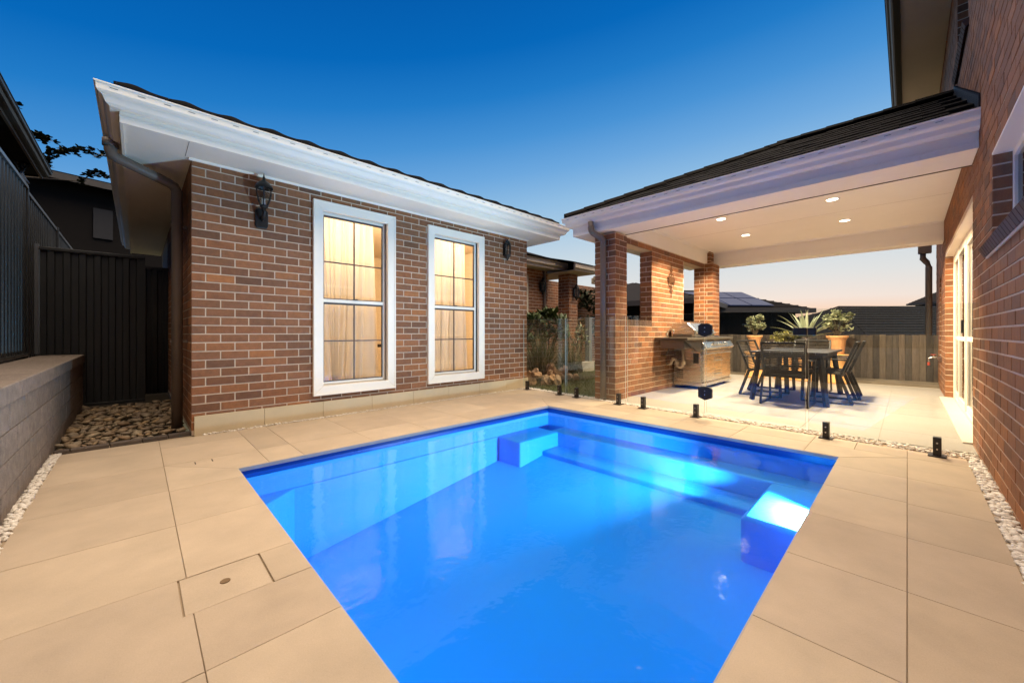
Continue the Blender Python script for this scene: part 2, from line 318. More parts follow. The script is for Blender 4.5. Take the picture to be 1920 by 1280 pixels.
# ------------------------------------------------------------------ bricks
BC = {}
DIRS = {0: (1, 0), 180: (-1, 0), -90: (0, -1), 90: (0, 1)}
CO = .0862; JT = .011
def brick_mesh(w, h, d=.03):
    k = (round(w, 3), round(h, 3), d)
    if k in BC: return BC[k]
    c = .002
    v = [(c, 0, c), (w - c, 0, c), (w - c, 0, h - c), (c, 0, h - c), (0, c, 0), (w, c, 0), (w, c, h), (0, c, h), (0, d, 0), (w, d, 0), (w, d, h), (0, d, h)]
    f = [(0, 1, 2, 3), (0, 4, 5, 1), (1, 5, 6, 2), (2, 6, 7, 3), (3, 7, 4, 0), (4, 8, 9, 5), (5, 9, 10, 6), (6, 10, 11, 7), (7, 11, 8, 4)]
    BC[k] = (v, f); return BC[k]
BMESH = {}
class Bricks:
    def __init__(s): s.items = []
    def face(s, org, rot, L, z0, z1, zref, holes=(), uoff=0., lb=.24, d=.03):
        # org: (x, y) of u=0 on the outer face; holes: (u0, u1, z0, z1)
        dx, dy = DIRS[rot]
        k0 = math.floor((z0 - zref) / CO) ; k = k0
        while zref + k * CO < z1 - .012:
            a = max(z0, zref + k * CO); b = min(z1, zref + (k + 1) * CO - JT)
            if b - a > .014:
                segs = [(0, L)]
                for hu0, hu1, hz0, hz1 in holes:
                    ov = min(b, hz1) - max(a, hz0)
                    if ov > .35 * (b - a):
                        ns = []
                        for p, q in segs:
                            if hu1 <= p or hu0 >= q: ns.append((p, q)); continue
                            if hu0 > p: ns.append((p, hu0))
                            if hu1 < q: ns.append((hu1, q))
                        segs = ns
                off = (uoff + (lb / 2 if k % 2 else 0)) % lb
                for p, q in segs:
                    u = math.floor((p - off) / lb) * lb + off
                    while u < q:
                        p0 = max(u, p); q0 = min(u + lb - JT, q)
                        if q0 - p0 > .022: s.items.append((org[0] + dx * p0, org[1] + dy * p0, a, q0 - p0, b - a, rot, d))
                        u += lb
            k += 1
        return s
    def build(s, parent, limit=300):
        def score(it):
            dx, dy = DIRS[it[5]]; p = proj((it[0] + dx * it[3] / 2, it[1] + dy * it[3] / 2, it[2]))
            if p is None or not (-30 < p[0] < 1950 and -30 < p[1] < 1310): return 0
            return it[3] * it[4] / p[2] ** 2
        its = sorted(s.items, key=score, reverse=True)
        rest = MB()
        for n, (x, y, z, w, h, rot, d) in enumerate(its):
            j = random.uniform(-.0012, .0012); dx, dy = DIRS[rot]
            y_ = y + dx * j if rot in (0, 180) else y; x_ = x - dy * j if rot in (90, -90) else x
            if n < limit and score(its[n]) > 0:
                k = (round(w, 3), round(h, 3), d)
                if k not in BMESH:
                    v, f = brick_mesh(*k); BMESH[k] = MB().add(v, f).mesh('brick', brick_m)
                o = bpy.data.objects.new('brick', BMESH[k]); COL.objects.link(o); o.parent = parent
                o.location = (x_, y_, z); o.rotation_euler = (0, 0, R(rot + random.uniform(-.25, .25)))
            else:
                v, f = brick_mesh(w, h, d); c, s_ = round(math.cos(R(rot))), round(math.sin(R(rot)))
                rest.add([(x_ + a * c - b * s_, y_ + a * s_ + b * c, z + e) for a, b, e in v], f)
        if rest.v: stuff(rest.build('brickwork', brick_j, parent))
def holed_wall(name, m, parent, axis, at, th, u0, u1, z0, z1, holes):
    us = sorted({u0, u1, *[h[0] for h in holes], *[h[1] for h in holes]}); zs = sorted({z0, z1, *[h[2] for h in holes], *[h[3] for h in holes]})
    us = [u for u in us if u0 <= u <= u1]; zs = [z for z in zs if z0 <= z <= z1]
    mb = MB()
    for i in range(len(us) - 1):
        run = None
        for j in range(len(zs) - 1):
            cu, cz = (us[i] + us[i + 1]) / 2, (zs[j] + zs[j + 1]) / 2
            inside = any(h[0] < cu < h[1] and h[2] < cz < h[3] for h in holes)
            if not inside:
                run = (zs[j], zs[j + 1]) if run is None else (run[0], zs[j + 1])
            if (inside or j == len(zs) - 2) and run:
                if axis == 'y': mb.box(us[i], us[i + 1], at, at + th, *run)
                else: mb.box(at, at + th, us[i], us[i + 1], *run)
                run = None
    return mb.build(name, m, parent)
def sweep(corners, prof, closed_prof=True):
    # corners: list of ((x, y), (ox, oy)) ; prof: [(offset, z)]
    mb = MB(); n = len(prof)
    vs = [(c[0] + o[0] * a, c[1] + o[1] * a, z) for c, o in corners for a, z in prof]
    fs = []
    for i in range(len(corners) - 1):
        for k in range(n if closed_prof else n - 1):
            fs.append((i * n + k, i * n + (k + 1) % n, (i + 1) * n + (k + 1) % n, (i + 1) * n + k))
    if closed_prof: fs += [tuple(range(n)), tuple(range((len(corners) - 1) * n, len(corners) * n))]
    return mb.add(vs, fs)
def gutter_prof(zb, zt):
    h = zt - zb
    return [(.002, zb), (.055, zb), (.075, zb + .12 * h), (.085, zb + .30 * h), (.092, zb + .42 * h), (.112, zb + .50 * h), (.122, zb + .60 * h), (.126, zb + .92 * h), (.136, zb + .95 * h), (.136, zt), (.118, zt), (.114, zb + .66 * h), (.10, zb + .6 * h), (.076, zb + .45 * h), (.066, zb + .2 * h), (.050, zb + .12 * h), (.012, zb + .12 * h), (.012, zt - .01), (.002, zt - .01)]
# ================================================================== the setting: terrain, deck, pool, lawn
terr = MB(); terr.add([(-900, -900, -1.7), (900, -900, -1.7), (900, 900, -1.7), (-900, 900, -1.7)], [(0, 1, 2, 3)])
struct(terr.build('terrain', ground_m))
PX0, PX1, PY0, PY1 = .537, 4.07, .386, 3.462          # pool opening
def prism_tile(poly, top, th, m, parent, name='tile', gap=.0012, bev=.0015):
    cx_ = sum(p[0] for p in poly) / len(poly); cy_ = sum(p[1] for p in poly) / len(poly)
    n = len(poly)
    def inset(g):
        out = []
        for i in range(n):
            p0, p1, p2 = Vector(poly[i - 1]), Vector(poly[i]), Vector(poly[(i + 1) % n])
            d1 = (p1 - p0).normalized(); d2 = (p2 - p1).normalized()
            n1 = Vector((-d1.y, d1.x)); n2 = Vector((-d2.y, d2.x))
            if n1.dot(Vector((cx_, cy_)) - p1) < 0: n1 = -n1
            if n2.dot(Vector((cx_, cy_)) - p1) < 0: n2 = -n2
            k = (n1 + n2); k = k / max(.3, (1 + n1.dot(n2)))
            out.append(p1 + k * g)
        return out
    a = inset(gap); b = inset(gap + bev)
    vs = [(p.x - cx_, p.y - cy_, -th) for p in a] + [(p.x - cx_, p.y - cy_, -bev) for p in a] + [(p.x - cx_, p.y - cy_, 0) for p in b]
    fs = [tuple(range(2 * n, 3 * n))]
    for k in (0, 1):
        fs += [(k * n + i, k * n + (i + 1) % n, (k + 1) * n + (i + 1) % n, (k + 1) * n + i) for i in range(n)]
    o = MB().add(vs, fs).build(name, m, parent); o.location = (cx_, cy_, top + random.uniform(-.0006, .0006))
    return o
GL = lambda y: 4.712 + .06 * y                         # the line of the glass fence
deck = MB()
D0 = -.010
def slab(x0, x1, y0, y1): deck.box(x0, x1, y0, y1, -.30, D0)
slab(-.56, PX0 - .07, -.42, 5.0); slab(PX0 - .07, PX1 + .07, -.42, PY0 - .07); slab(PX0 - .07, PX1 + .07, PY1 + .07, 5.0); slab(PX1 + .07, 5.0, -.42, 5.0)
deck = struct(deck.build('deck', grout))
YJ = [-.40, .25, .85, 1.45, 2.06, 2.656, 3.256]
# coping ring, near side
CX, CY0, CX1, CY1 = .145, 0.0, 4.44, 3.905
ys = [0.25, .85, 1.45, 2.06, 2.656, 3.256]
prism_tile([(CX, CY0), (PX0, PY0), (PX0, .6), (CX, .6)], 0, .03, tile_m, deck)
cyj = [.6, .85, 1.45, 2.06, 2.656, 3.256]
LID = (.117, .398, 1.783, 2.06)
for a, b in zip(cyj[:-1], cyj[1:]):
    if abs(a - 1.45) < .01:           # the coping tile cut round the skimmer lid
        prism_tile([(CX, a), (PX0, a), (PX0, LID[2]), (CX, LID[2])], 0, .03, tile_m, deck)
        prism_tile([(LID[1], LID[2]), (PX0, LID[2]), (PX0, b), (LID[1], b)], 0, .03, tile_m, deck)
    else: prism_tile([(CX, a), (PX0, a), (PX0, b), (CX, b)], 0, .03, tile_m, deck)
prism_tile([(CX, 3.256), (PX0, 3.256), (PX0, PY1), (CX, CY1)], 0, .03, tile_m, deck)
# left side ring and rows behind it
xj = [.74, .99, 1.585, 2.185, 2.785, 3.385, 3.985]
prism_tile([(PX0, PY1), (.74, PY1), (.74, CY1), (CX, CY1)], 0, .03, tile_m, deck)
for a, b in zip(xj[:-1], xj[1:]): prism_tile([(a, PY1), (b, PY1), (b, CY1), (a, CY1)], 0, .03, tile_m, deck)
prism_tile([(3.985, PY1), (PX1, PY1), (CX1, CY1), (3.985, CY1)], 0, .03, tile_m, deck)
xo = [CX, .74, .99, 1.585, 2.185, 2.785, 3.385, 3.985, 4.57]
for a, b in zip(xo[:-1], xo[1:]):
    prism_tile([(a, CY1), (b, CY1), (b, 4.505), (a, 4.505)], 0, .03, tile_m, deck)
    prism_tile([(a, 4.505), (b, 4.505), (b, 4.812), (a, 4.812)], 0, .03, tile_m, deck)
# far ring
fy = [.386, .95, 1.55, 2.15, 2.75, 3.35]
prism_tile([(PX1, PY0), (CX1, CY0), (CX1, .62), (PX1, .62)], 0, .03, tile_m, deck)
fy = [.62, 1.2, 1.8, 2.4, 3.0]
for a, b in zip(fy[:-1], fy[1:]): prism_tile([(PX1, a), (CX1, a), (CX1, b), (PX1, b)], 0, .03, tile_m, deck)
prism_tile([(PX1, 3.0), (CX1, 3.0), (CX1, CY1), (PX1, PY1)], 0, .03, tile_m, deck)
fo = [-.33, 0.0, .32, .62, 1.2, 1.8, 2.4, 3.0, 3.6, CY1]
for a, b in zip(fo[:-1], fo[1:]): prism_tile([(CX1, a), (GL(a) + .02, a), (GL(b) + .02, b), (CX1, b)], 0, .03, tile_m, deck)
prism_tile([(4.57, CY1), (GL(CY1) + .02, CY1), (GL(4.505) + .02, 4.505), (4.57, 4.505)], 0, .03, tile_m, deck)
prism_tile([(4.57, 4.505), (GL(4.505) + .02, 4.505), (GL(4.812) + .02, 4.812), (4.57, 4.812)], 0, .03, tile_m, deck)
# right ring and outer column
rx = [.7, 1.01, 1.57, 2.135, 2.70, 3.262, 3.81]
prism_tile([(CX, CY0), (.7, CY0), (.7, PY0), (PX0, PY0)], 0, .03, tile_m, deck)
for a, b in zip(rx[:-1], rx[1:]): prism_tile([(a, CY0), (b, CY0), (b, PY0), (a, PY0)], 0, .03, tile_m, deck)
prism_tile([(3.81, CY0), (CX1, CY0), (PX1, PY0), (3.81, PY0)], 0, .03, tile_m, deck)
ro = [-.45, .145, .43, 1.01, 1.57, 2.135, 2.70, 3.24, 3.81, CX1]
for a, b in zip(ro[:-1], ro[1:]): prism_tile([(a, -.33), (b, -.33), (b, 0.0), (a, 0.0)], 0, .03, tile_m, deck)
# big pavers left of the pool
yo = [0.0, .25, .85, 1.45, 2.06, 2.656, 3.28, 3.905, 4.53, 4.86]
for a, b in zip(yo[:-1], yo[1:]):
    if abs(a - 1.45) < .01:
        prism_tile([(-.452, a), (CX, a), (CX, LID[2]), (LID[0], LID[2]), (LID[0], b), (-.452, b)], 0, .03, tile_m, deck)
    else: prism_tile([(-.452, a), (CX, a), (CX, b), (-.452, b)], 0, .03, tile_m, deck)
# skimmer lid with its finger hole, and the small cover
lid = prism_tile([(LID[0] + .003, LID[2]), (LID[1] - .003, LID[2]), (LID[1] - .003, LID[3]), (LID[0] + .003, LID[3])], -.0015, .025, tile_m, deck, 'skimmer_lid', gap=.002)
hole = MB().lathe([(.0, .0005), (.0125, .0005), (.016, .0012), (.0175, .0003), (.0175, -.002)], (.256, 1.925, 0), 20).build('finger_hole', M('hole_brown', (.18, .115, .06), .8, .1), deck)
hole.location = (0, 0, .0005)
cov = MB()
for x in (.322, .426): cov.box(x - .003, x + .003, 3.797, 3.86, -.004, .0012)
cov.build('cover_slot', black_m, deck)
# coping nosing: the pale cut edge round the water
nos = sweep([((PX0, PY0), (1, 1)), ((PX1, PY0), (-1, 1)), ((PX1, PY1), (-1, -1)), ((PX0, PY1), (1, -1)), ((PX0, PY0), (1, 1))], [(-.0005, -.030), (.0035, -.030), (.0035, -.003), (-.0005, -.003)])
nos.build('coping_edge', cop_edge, deck)
# ---- pool shell
pool = struct(MB().box(.40, 4.20, .25, 3.60, -1.32, -1.22).build('pool', gel_m))
wt = -.030; WL = -.062
bandz = -.088
def ring(off, z0, z1, m, name, th=.06):
    c = [((PX0, PY0), (1, 1)), ((PX1, PY0), (-1, 1)), ((PX1, PY1), (-1, -1)), ((PX0, PY1), (1, -1)), ((PX0, PY0), (1, 1))]
    return sweep(c, [(off - th, z0), (off, z0), (off, z1), (off - th, z1)]).build(name, m, pool)
ring(-.004, bandz, wt, gel_dark, 'waterline_band')
ring(.004, -1.25, bandz, gel_m, 'shell_wall', .07)
fl = MB()                                                # sloping floor, deep end near
def fz(x): return max(-.90, -.53 - (3.1 - x) * .150)
nx = 12
vs = []; fs = []
for i in range(nx + 1):
    x = PX0 - .0 + (PX1 - PX0) * i / nx
    for y in (PY0, PY1): vs.append((x, y, fz(x)))
for i in range(nx): fs.append((2 * i, 2 * i + 2, 2 * i + 3, 2 * i + 1))
fl.add(vs, fs); fl.build('pool_floor', gel_m, pool)
def rbox(x0, x1, y0, y1, z0, z1, r=.04): return MB().box(x0, x1, y0, y1, z0, z1)
BZ = -.245
rbox(PX0, 3.12, PY1 - .03, PY1 + .02, -1.2, BZ).build('side_ledge', gel_m, pool, .012, True, 3)
rbox(3.12, 3.815, 3.07, PY1 + .02, -1.2, BZ).build('corner_seat', gel_m, pool, .02, True, 3)
rbox(3.80, PX1 + .02, PY0 - .02, 3.2, -1.2, BZ - .001).build('far_bench', gel_m, pool, .02, True, 3)
rbox(3.50, 3.81, .80, 3.075, -1.2, BZ - .17).build('step', gel_m, pool, .02, True, 3)
rbox(2.95, 3.81, PY0 - .02, .80, -1.2, BZ + .001).build('corner_seat', gel_m, pool, .035, True, 4)
tri = MB().prism([(PX0 - .01, PY1 + .01), (PX0 - .01, PY1 - .34), (PX0 + .42, PY1 + .01)], -1.2, BZ + .002).build('corner_seat', gel_m, pool, .015, True, 3)
# water: a closed body whose top carries the ripples
wtr = MB(); wtr.add([(PX0, PY0, WL), (PX1, PY0, WL), (PX1, PY1, WL), (PX0, PY1, WL)], [(0, 1, 2, 3)])
wo_ = struct(wtr.build('water', water_m))
if wo_.data.polygons[0].normal.z < 0: wo_.data.flip_normals()
# underwater lamp on the house-side wall of the pool
pl = thing('pool_light', 'round white underwater lamp in the blue pool wall above the corner seat', 'pool light', (3.35, PY0 + .004, -.17))
MB().tube([(3.35, PY0 - .002, -.155), (3.35, PY0 + .014, -.155)], .05, 24).build('bezel', white, pl)
MB().tube([(3.35, PY0 + .0145, -.155), (3.35, PY0 + .018, -.155)], .038, 24).build('lens', emit_mat('pool_lamp_lens', (.85, .95, 1.0), 6), pl)
ld = bpy.data.lights.new('pool_lamp', 'SPOT'); ld.energy = 310; ld.spot_size = R(156); ld.spot_blend = .45; ld.shadow_soft_size = .04; ld.color = (.85, .95, 1.0)
lo = bpy.data.objects.new('pool_lamp', ld); COL.objects.link(lo); lo.location = (3.35, PY0 + .05, -.155); lo.rotation_euler = Vector((-.85, 1, -.05)).to_track_quat('-Z', 'Y').to_euler()
# ---- pebbles
def pebble_mesh(seed, m, sx=1, sy=.75, sz=.5, jit=.22, smooth=True, sub=1):
    rnd = random.Random(seed); bm = bmesh.new(); bmesh.ops.create_icosphere(bm, subdivisions=sub, radius=.5)
    for v in bm.verts:
        k = 1 + rnd.uniform(-jit, jit); v.co = Vector((v.co.x * sx * k, v.co.y * sy * k, v.co.z * sz * k))
    me = bpy.data.meshes.new('stone'); bm.to_mesh(me); bm.free()
    for p in me.polygons: p.use_smooth = smooth
    me.materials.append(m); return me
PM = [pebble_mesh(i, pebble_m) for i in range(10)]
def scatter(parent, pts, meshes, joinmat, limit, name='pebble', fine=True):
    def sc(p):
        q = proj(p[:3]); return 0 if q is None or not (-20 < q[0] < 1940 and -20 < q[1] < 1300) else p[3] / q[2]
    pts = sorted(pts, key=sc, reverse=True); rest = MB()
    for i, (x, y, z, s) in enumerate(pts):
        me = random.choice(meshes); rot = (random.uniform(-.35, .35), random.uniform(-.35, .35), random.uniform(0, 6.28))
        if i < limit and sc(pts[i]) > 0:
            o = bpy.data.objects.new(name, me); COL.objects.link(o); o.parent = parent
            o.location = (x, y, z); o.scale = (s, s, s); o.rotation_euler = rot
        else:
            mt = Matrix.Translation((x, y, z)) @ Matrix.Rotation(rot[2], 4, 'Z') @ Matrix.Rotation(rot[0], 4, 'X') @ Matrix.Scale(s, 4)
            rest.add([mt @ v.co for v in me.vertices], [tuple(p.vertices) for p in me.polygons])
    if rest.v: stuff(rest.build(name + '_fill', joinmat, parent, smooth=True))
def strip_pts(fn, n, s0, s1, z):
    out = []
    for _ in range(n):
        x, y = fn(); s = random.uniform(s0, s1); out.append((x, y, z + random.uniform(-.006, .008), s))
    return out
U = random.uniform
bed1 = struct(MB().box(-.5, 4.75, -.412, -.333, -.06, -.018).build('pebble_strip', M('pebble_bed', (.30, .25, .2), .9, .2, 30)))
scatter(bed1, strip_pts(lambda: (U(.8, 4.78), U(-.408, -.338)), 1300, .024, .048, -.006), PM, pebble_j, 300)
bed2 = struct(MB().box(.40, 4.95, 4.806, 4.852, -.06, -.014).build('pebble_strip', MATS['pebble_bed']))
scatter(bed2, strip_pts(lambda: (U(.47, 5.0), U(4.808, 4.848)), 1300, .014, .028, .002), PM, pebble_j, 150)
bed3 = struct(MB().add([(GL(-.42) + .022, -.42, -.012), (GL(-.42) + .24, -.42, -.012), (GL(4.9) + .16, 4.9, -.012), (GL(4.9) + .022, 4.9, -.012)], [(0, 1, 2, 3)]).build('pebble_strip', MATS['pebble_bed']))
def p3():
    y = U(-.40, 4.88); w = .235 if y < 3 else .15
    return GL(y) + U(.03, max(.05, min(w, 4.99 - GL(y)) if y < 3.4 else .15)), y
scatter(bed3, strip_pts(p3, 2600, .020, .040, .000), PM, pebble_j, 250)
bed4 = struct(MB().box(-.53, -.455, -.4, 4.9, -.06, -.014).build('pebble_strip', MATS['pebble_bed']))
scatter(bed4, strip_pts(lambda: (U(-.505, -.458), U(2.0, 4.88)), 900, .022, .044, .0), PM, pebble_j, 250)
# ---- patio slab under the pavilion
pat = MB().add([(4.99, -.41, -.2), (10.45, -.41, -.2), (10.45, 3.45, -.2), (4.99, 3.45, -.2), (4.99, -.41, -.004), (10.45, -.41, -.004), (10.45, 3.45, -.004), (4.99, 3.45, -.004)], [(0, 3, 2, 1), (4, 5, 6, 7), (0, 1, 5, 4), (1, 2, 6, 5), (2, 3, 7, 6), (3, 0, 4, 7)])
patio = struct(pat.build('patio', M('patio_grout', (.45, .39, .32), .9, .1, 20)))
xs = [4.99 + .6 * i for i in range(10)]; xs[-1] = 10.3; yy = [-.41, .19, .79, 1.39, 1.99, 2.59, 3.06]
for i in range(len(xs) - 1):
    for j in range(len(yy) - 1): prism_tile([(xs[i], yy[j]), (xs[i + 1], yy[j]), (xs[i + 1], yy[j + 1]), (xs[i], yy[j + 1])], 0, .01, patio_m, patio, gap=.001, bev=.001)
# ---- lawn and garden soil
lawn = struct(MB().box(5.0, 16, 3.46, 14, -.2, -.03).build('lawn', lawn_base))
gb = MB()
for _ in range(9000):
    x = U(5.15, 8.6); y = U(3.6, 6.6)
    h = U(.025, .055); a = U(0, 6.28); w = .006; l = U(-.02, .02); l2 = U(-.02, .02)
    gb.add([(x - w * math.cos(a), y - w * math.sin(a), -.032), (x + w * math.cos(a), y + w * math.sin(a), -.032), (x + l, y + l2, -.03 + h)], [(0, 1, 2)])
stuff(gb.build('grass', lawn_m, lawn))
# ---- river stones by the alley gate, with brick edging
bed = struct(MB().box(-.56, .37, 4.93, 7.62, -.2, -.03).build('stone_bed', soil))
RM = [pebble_mesh(50 + i, river_m, 1.0, .72, .34) for i in range(10)]
pts = []; tries = 0
while len(pts) < 430 and tries < 20000:
    tries += 1; s = U(.05, .15); x = U(-.49, .33); y = U(5.02, 7.5)
    if all((x - q[0]) ** 2 + (y - q[1]) ** 2 > (.36 * (s + q[3])) ** 2 for q in pts): pts.append((x, y, U(-.012, .014) + .15 * s, s))
scatter(bed, pts, RM, river_m, 300, 'stone')
edge_m = M('edging_paver', None, .8, .2, 15, .4, 70, spec=.2, rand='obj', ramp=[(.10, .08, .07), (.135, .108, .092), (.085, .07, .062)])
for i, (a, b) in enumerate(((-.49, -.405), (-.40, -.175), (-.17, .03), (.035, .21), (.215, .385))):
    o = MB().box(a, b, -.035, .035, -.05, .028).build('edging_brick', edge_m, bed, .006); o.location = (0, 4.905 + .045 * (a + .5) + .012, 0); o.rotation_euler = (0, 0, R(1.5))
    o.location.y += .0
# ================================================================== left garden wing: brick, two lit sash windows, hip roof
YW = 4.87; WX0, WX1 = .381, 5.127
WIN = [(1.476, 2.512), (3.02, 4.08)]; WZ0, WZ1 = .262, 2.572
wing = thing('brick_house', 'low dark brick garden wing with two lit sash windows and deep white eaves', 'house', (2.75, 4.87, 0))
holes = [(a + .10, b - .10, WZ0 + .10, WZ1 - .10) for a, b in WIN]
wall = holed_wall('wall', mortar, wing, 'y', YW + .004, .12, WX0 + .003, WX1 - .003, .0, 2.70, holes)
bk = Bricks(); bk.face((WX0, YW), 0, WX1 - WX0, .187, 2.695, .2215, [(a - WX0 + .06, b - WX0 - .06, WZ0 + .06, WZ1 - .06) for a, b in WIN], uoff=-.005)
bk.build(wall, 300)
swall = MB().box(WX0 + .004, WX0 + .12, YW + .125, 11, .0, 2.70).build('side_wall', mortar, wing)
b2 = Bricks(); b2.face((WX0, 9.0), -90, 9.0 - YW - .002, .05, 2.695, .2215, d=.02); b2.build(swall, 60)
ewall = MB().box(WX1 - .12, WX1 - .004, YW + .125, 11, .0, 2.70).build('end_wall', mortar, wing)
b3 = Bricks(); b3.face((WX1, YW + .002), 90, 5.0, .05, 2.695, .2215, d=.02); b3.build(ewall, 0)
# plinth tiles
u = WX0 + .018
for w in [.59] + [.6] * 7:
    e = min(u + w, WX1 + .012)
    if e - u < .03: break
    o = MB().box(u + .0015, e - .0015, YW - .02, YW + .003, -.02, .186).build('plinth_tile', plinth_m, wing, .002); u += w
# eaves
EX0, EX1, EY, EYB = -.10, 5.50, 4.40, 11.5
def wing_c(extra=0): return [((EX0, EYB), (-1, 0)), ((EX0, EY), (-1, -1)), ((EX1, EY), (1, -1)), ((EX1, EYB), (1, 0))]
sweep(wing_c(), [(-.022, 2.688), (0, 2.688), (0, 2.80), (-.004, 2.88), (-.022, 2.88)]).build('fascia', white, wing, .002)
sweep(wing_c(), [(.0, 2.735), (.004, 2.737), (.004, 2.745), (0, 2.747)]).build('fascia_bead', white, wing)
sof = MB()
sof.box(EX0 + .022, EX1 - .022, EY + .022, YW + .002, 2.701, 2.712); sof.box(EX0 + .022, WX0 + .002, YW + .003, EYB, 2.701, 2.712); sof.box(WX1 - .002, EX1 - .022, YW + .003, EYB, 2.701, 2.712)
sof.build('soffit', soffit_m, wing)
jo = MB()
jo.box(WX0 - .05, WX0 - .046, EY + .03, YW - .03, 2.6985, 2.7012)
jo.build('soffit_joint', M('joint_shadow', (.25, .25, .25), .9, .02), wing)
MB().prism([(YW - .024, 2.7005), (YW - .024, 2.694), (YW - .018, 2.684), (YW - .004, 2.680), (YW - .0015, 2.680), (YW - .0015, 2.7005)], WX0 - .02, WX1 + .02, 0).build('cornice_trim', white, wing)
sweep(wing_c(), gutter_prof(2.775, 2.915)).build('gutter', white, wing)
sl = MB()
x = EX0 - .05
while x < EX1:
    sl.box(x, x + .045, EY - .1275, EY - .1255, 2.884, 2.8875); x += .155
stuff(sl.build('overflow_slot', M('slot_grey', (.16, .16, .17), .8, .1), wing))
# roof: slab + two courses of rolled tiles along the eave
PT = math.tan(R(21.5))
rf = MB(); RX0, RX1, RY0 = EX0 - .09, EX1 + .09, EY - .105; rz = 2.925
run = 2.79
rf.add([(RX0, RY0, rz), (RX1, RY0, rz), (RX1 - run, RY0 + run, rz + run * PT), (RX0 + run, RY0 + run, rz + run * PT), (RX0, EYB, rz), (RX1, EYB, rz), (RX0 + run, EYB, rz + run * PT), (RX1 - run, EYB, rz + run * PT)],
       [(0, 1, 2, 3), (0, 3, 6, 4), (1, 5, 7, 2), (3, 2, 7, 6)])
roof = rf.build('roof', roof_far, wing)
def rolled_tile():
    n = 12; w = .318; vs = []; fs = []
    for j, (yy_, dz) in enumerate(((0, 0), (.40, 0))):
        for i in range(n + 1):
            tt = i / n; z = .012 + .020 * (math.sin(2 * math.pi * tt * 1.0 - .6) * .5 + .5) ** 1.6
            vs.append((tt * w, yy_, z + yy_ * PT))
        for i in range(n + 1): vs.append((i / n * w, yy_, -.012 + yy_ * PT + (.004 if j else 0)))
    m_ = n + 1
    for i in range(n):
        fs.append((i, i + 1, 2 * m_ + i + 1, 2 * m_ + i)); fs.append((i, m_ + i, m_ + i + 1, i + 1))
    fs.append((0, 2 * m_, 3 * m_, m_)); fs.append((n, m_ + n, 3 * m_ + n, 2 * m_ + n))
    return MB().add(vs, fs).mesh('roof_tile', roof_m, True)
rt = rolled_tile()
for row in range(2):
    k = 0; x = RX0 + .06 + row * .36
    while x < RX1 - .25 - row * .36:
        o = bpy.data.objects.new('roof_tile', rt); COL.objects.link(o); o.parent = roof
        o.location = (x, RY0 - .012 + row * .33, rz + .012 + row * .33 * PT + U(-.002, .003)); o.rotation_euler = (U(-.012, .012), 0, U(-.008, .008)); x += .322
# side roof tiles along the alley eave
for i in range(14):
    o = bpy.data.objects.new('roof_tile', rt); COL.objects.link(o); o.parent = roof
    o.rotation_euler = (0, 0, R(-90)); o.location = (RX0 - .012, RY0 + .40 + i * .322 + .3, rz + .012)
# downpipe on the alley side
dp = MB().tube([(-.175, 5.17, 2.79), (-.175, 5.17, 2.70), (-.165, 5.175, 2.665), (-.13, 5.185, 2.645), (.23, 5.30, 2.545), (.275, 5.31, 2.52), (.30, 5.315, 2.47), (.30, 5.315, 0.0)], .047, 14)
dp.build('downpipe', pipe_m, wing, smooth=True)
MB().tube([(-.175, 5.17, 2.80), (-.175, 5.17, 2.735)], .058, 14).build('gutter_outlet', pipe_m, wing, smooth=True)
for z in (.9, 2.1): MB().box(.245, .384, 5.309, 5.321, z, z + .03).build('pipe_bracket', pipe_m, wing)
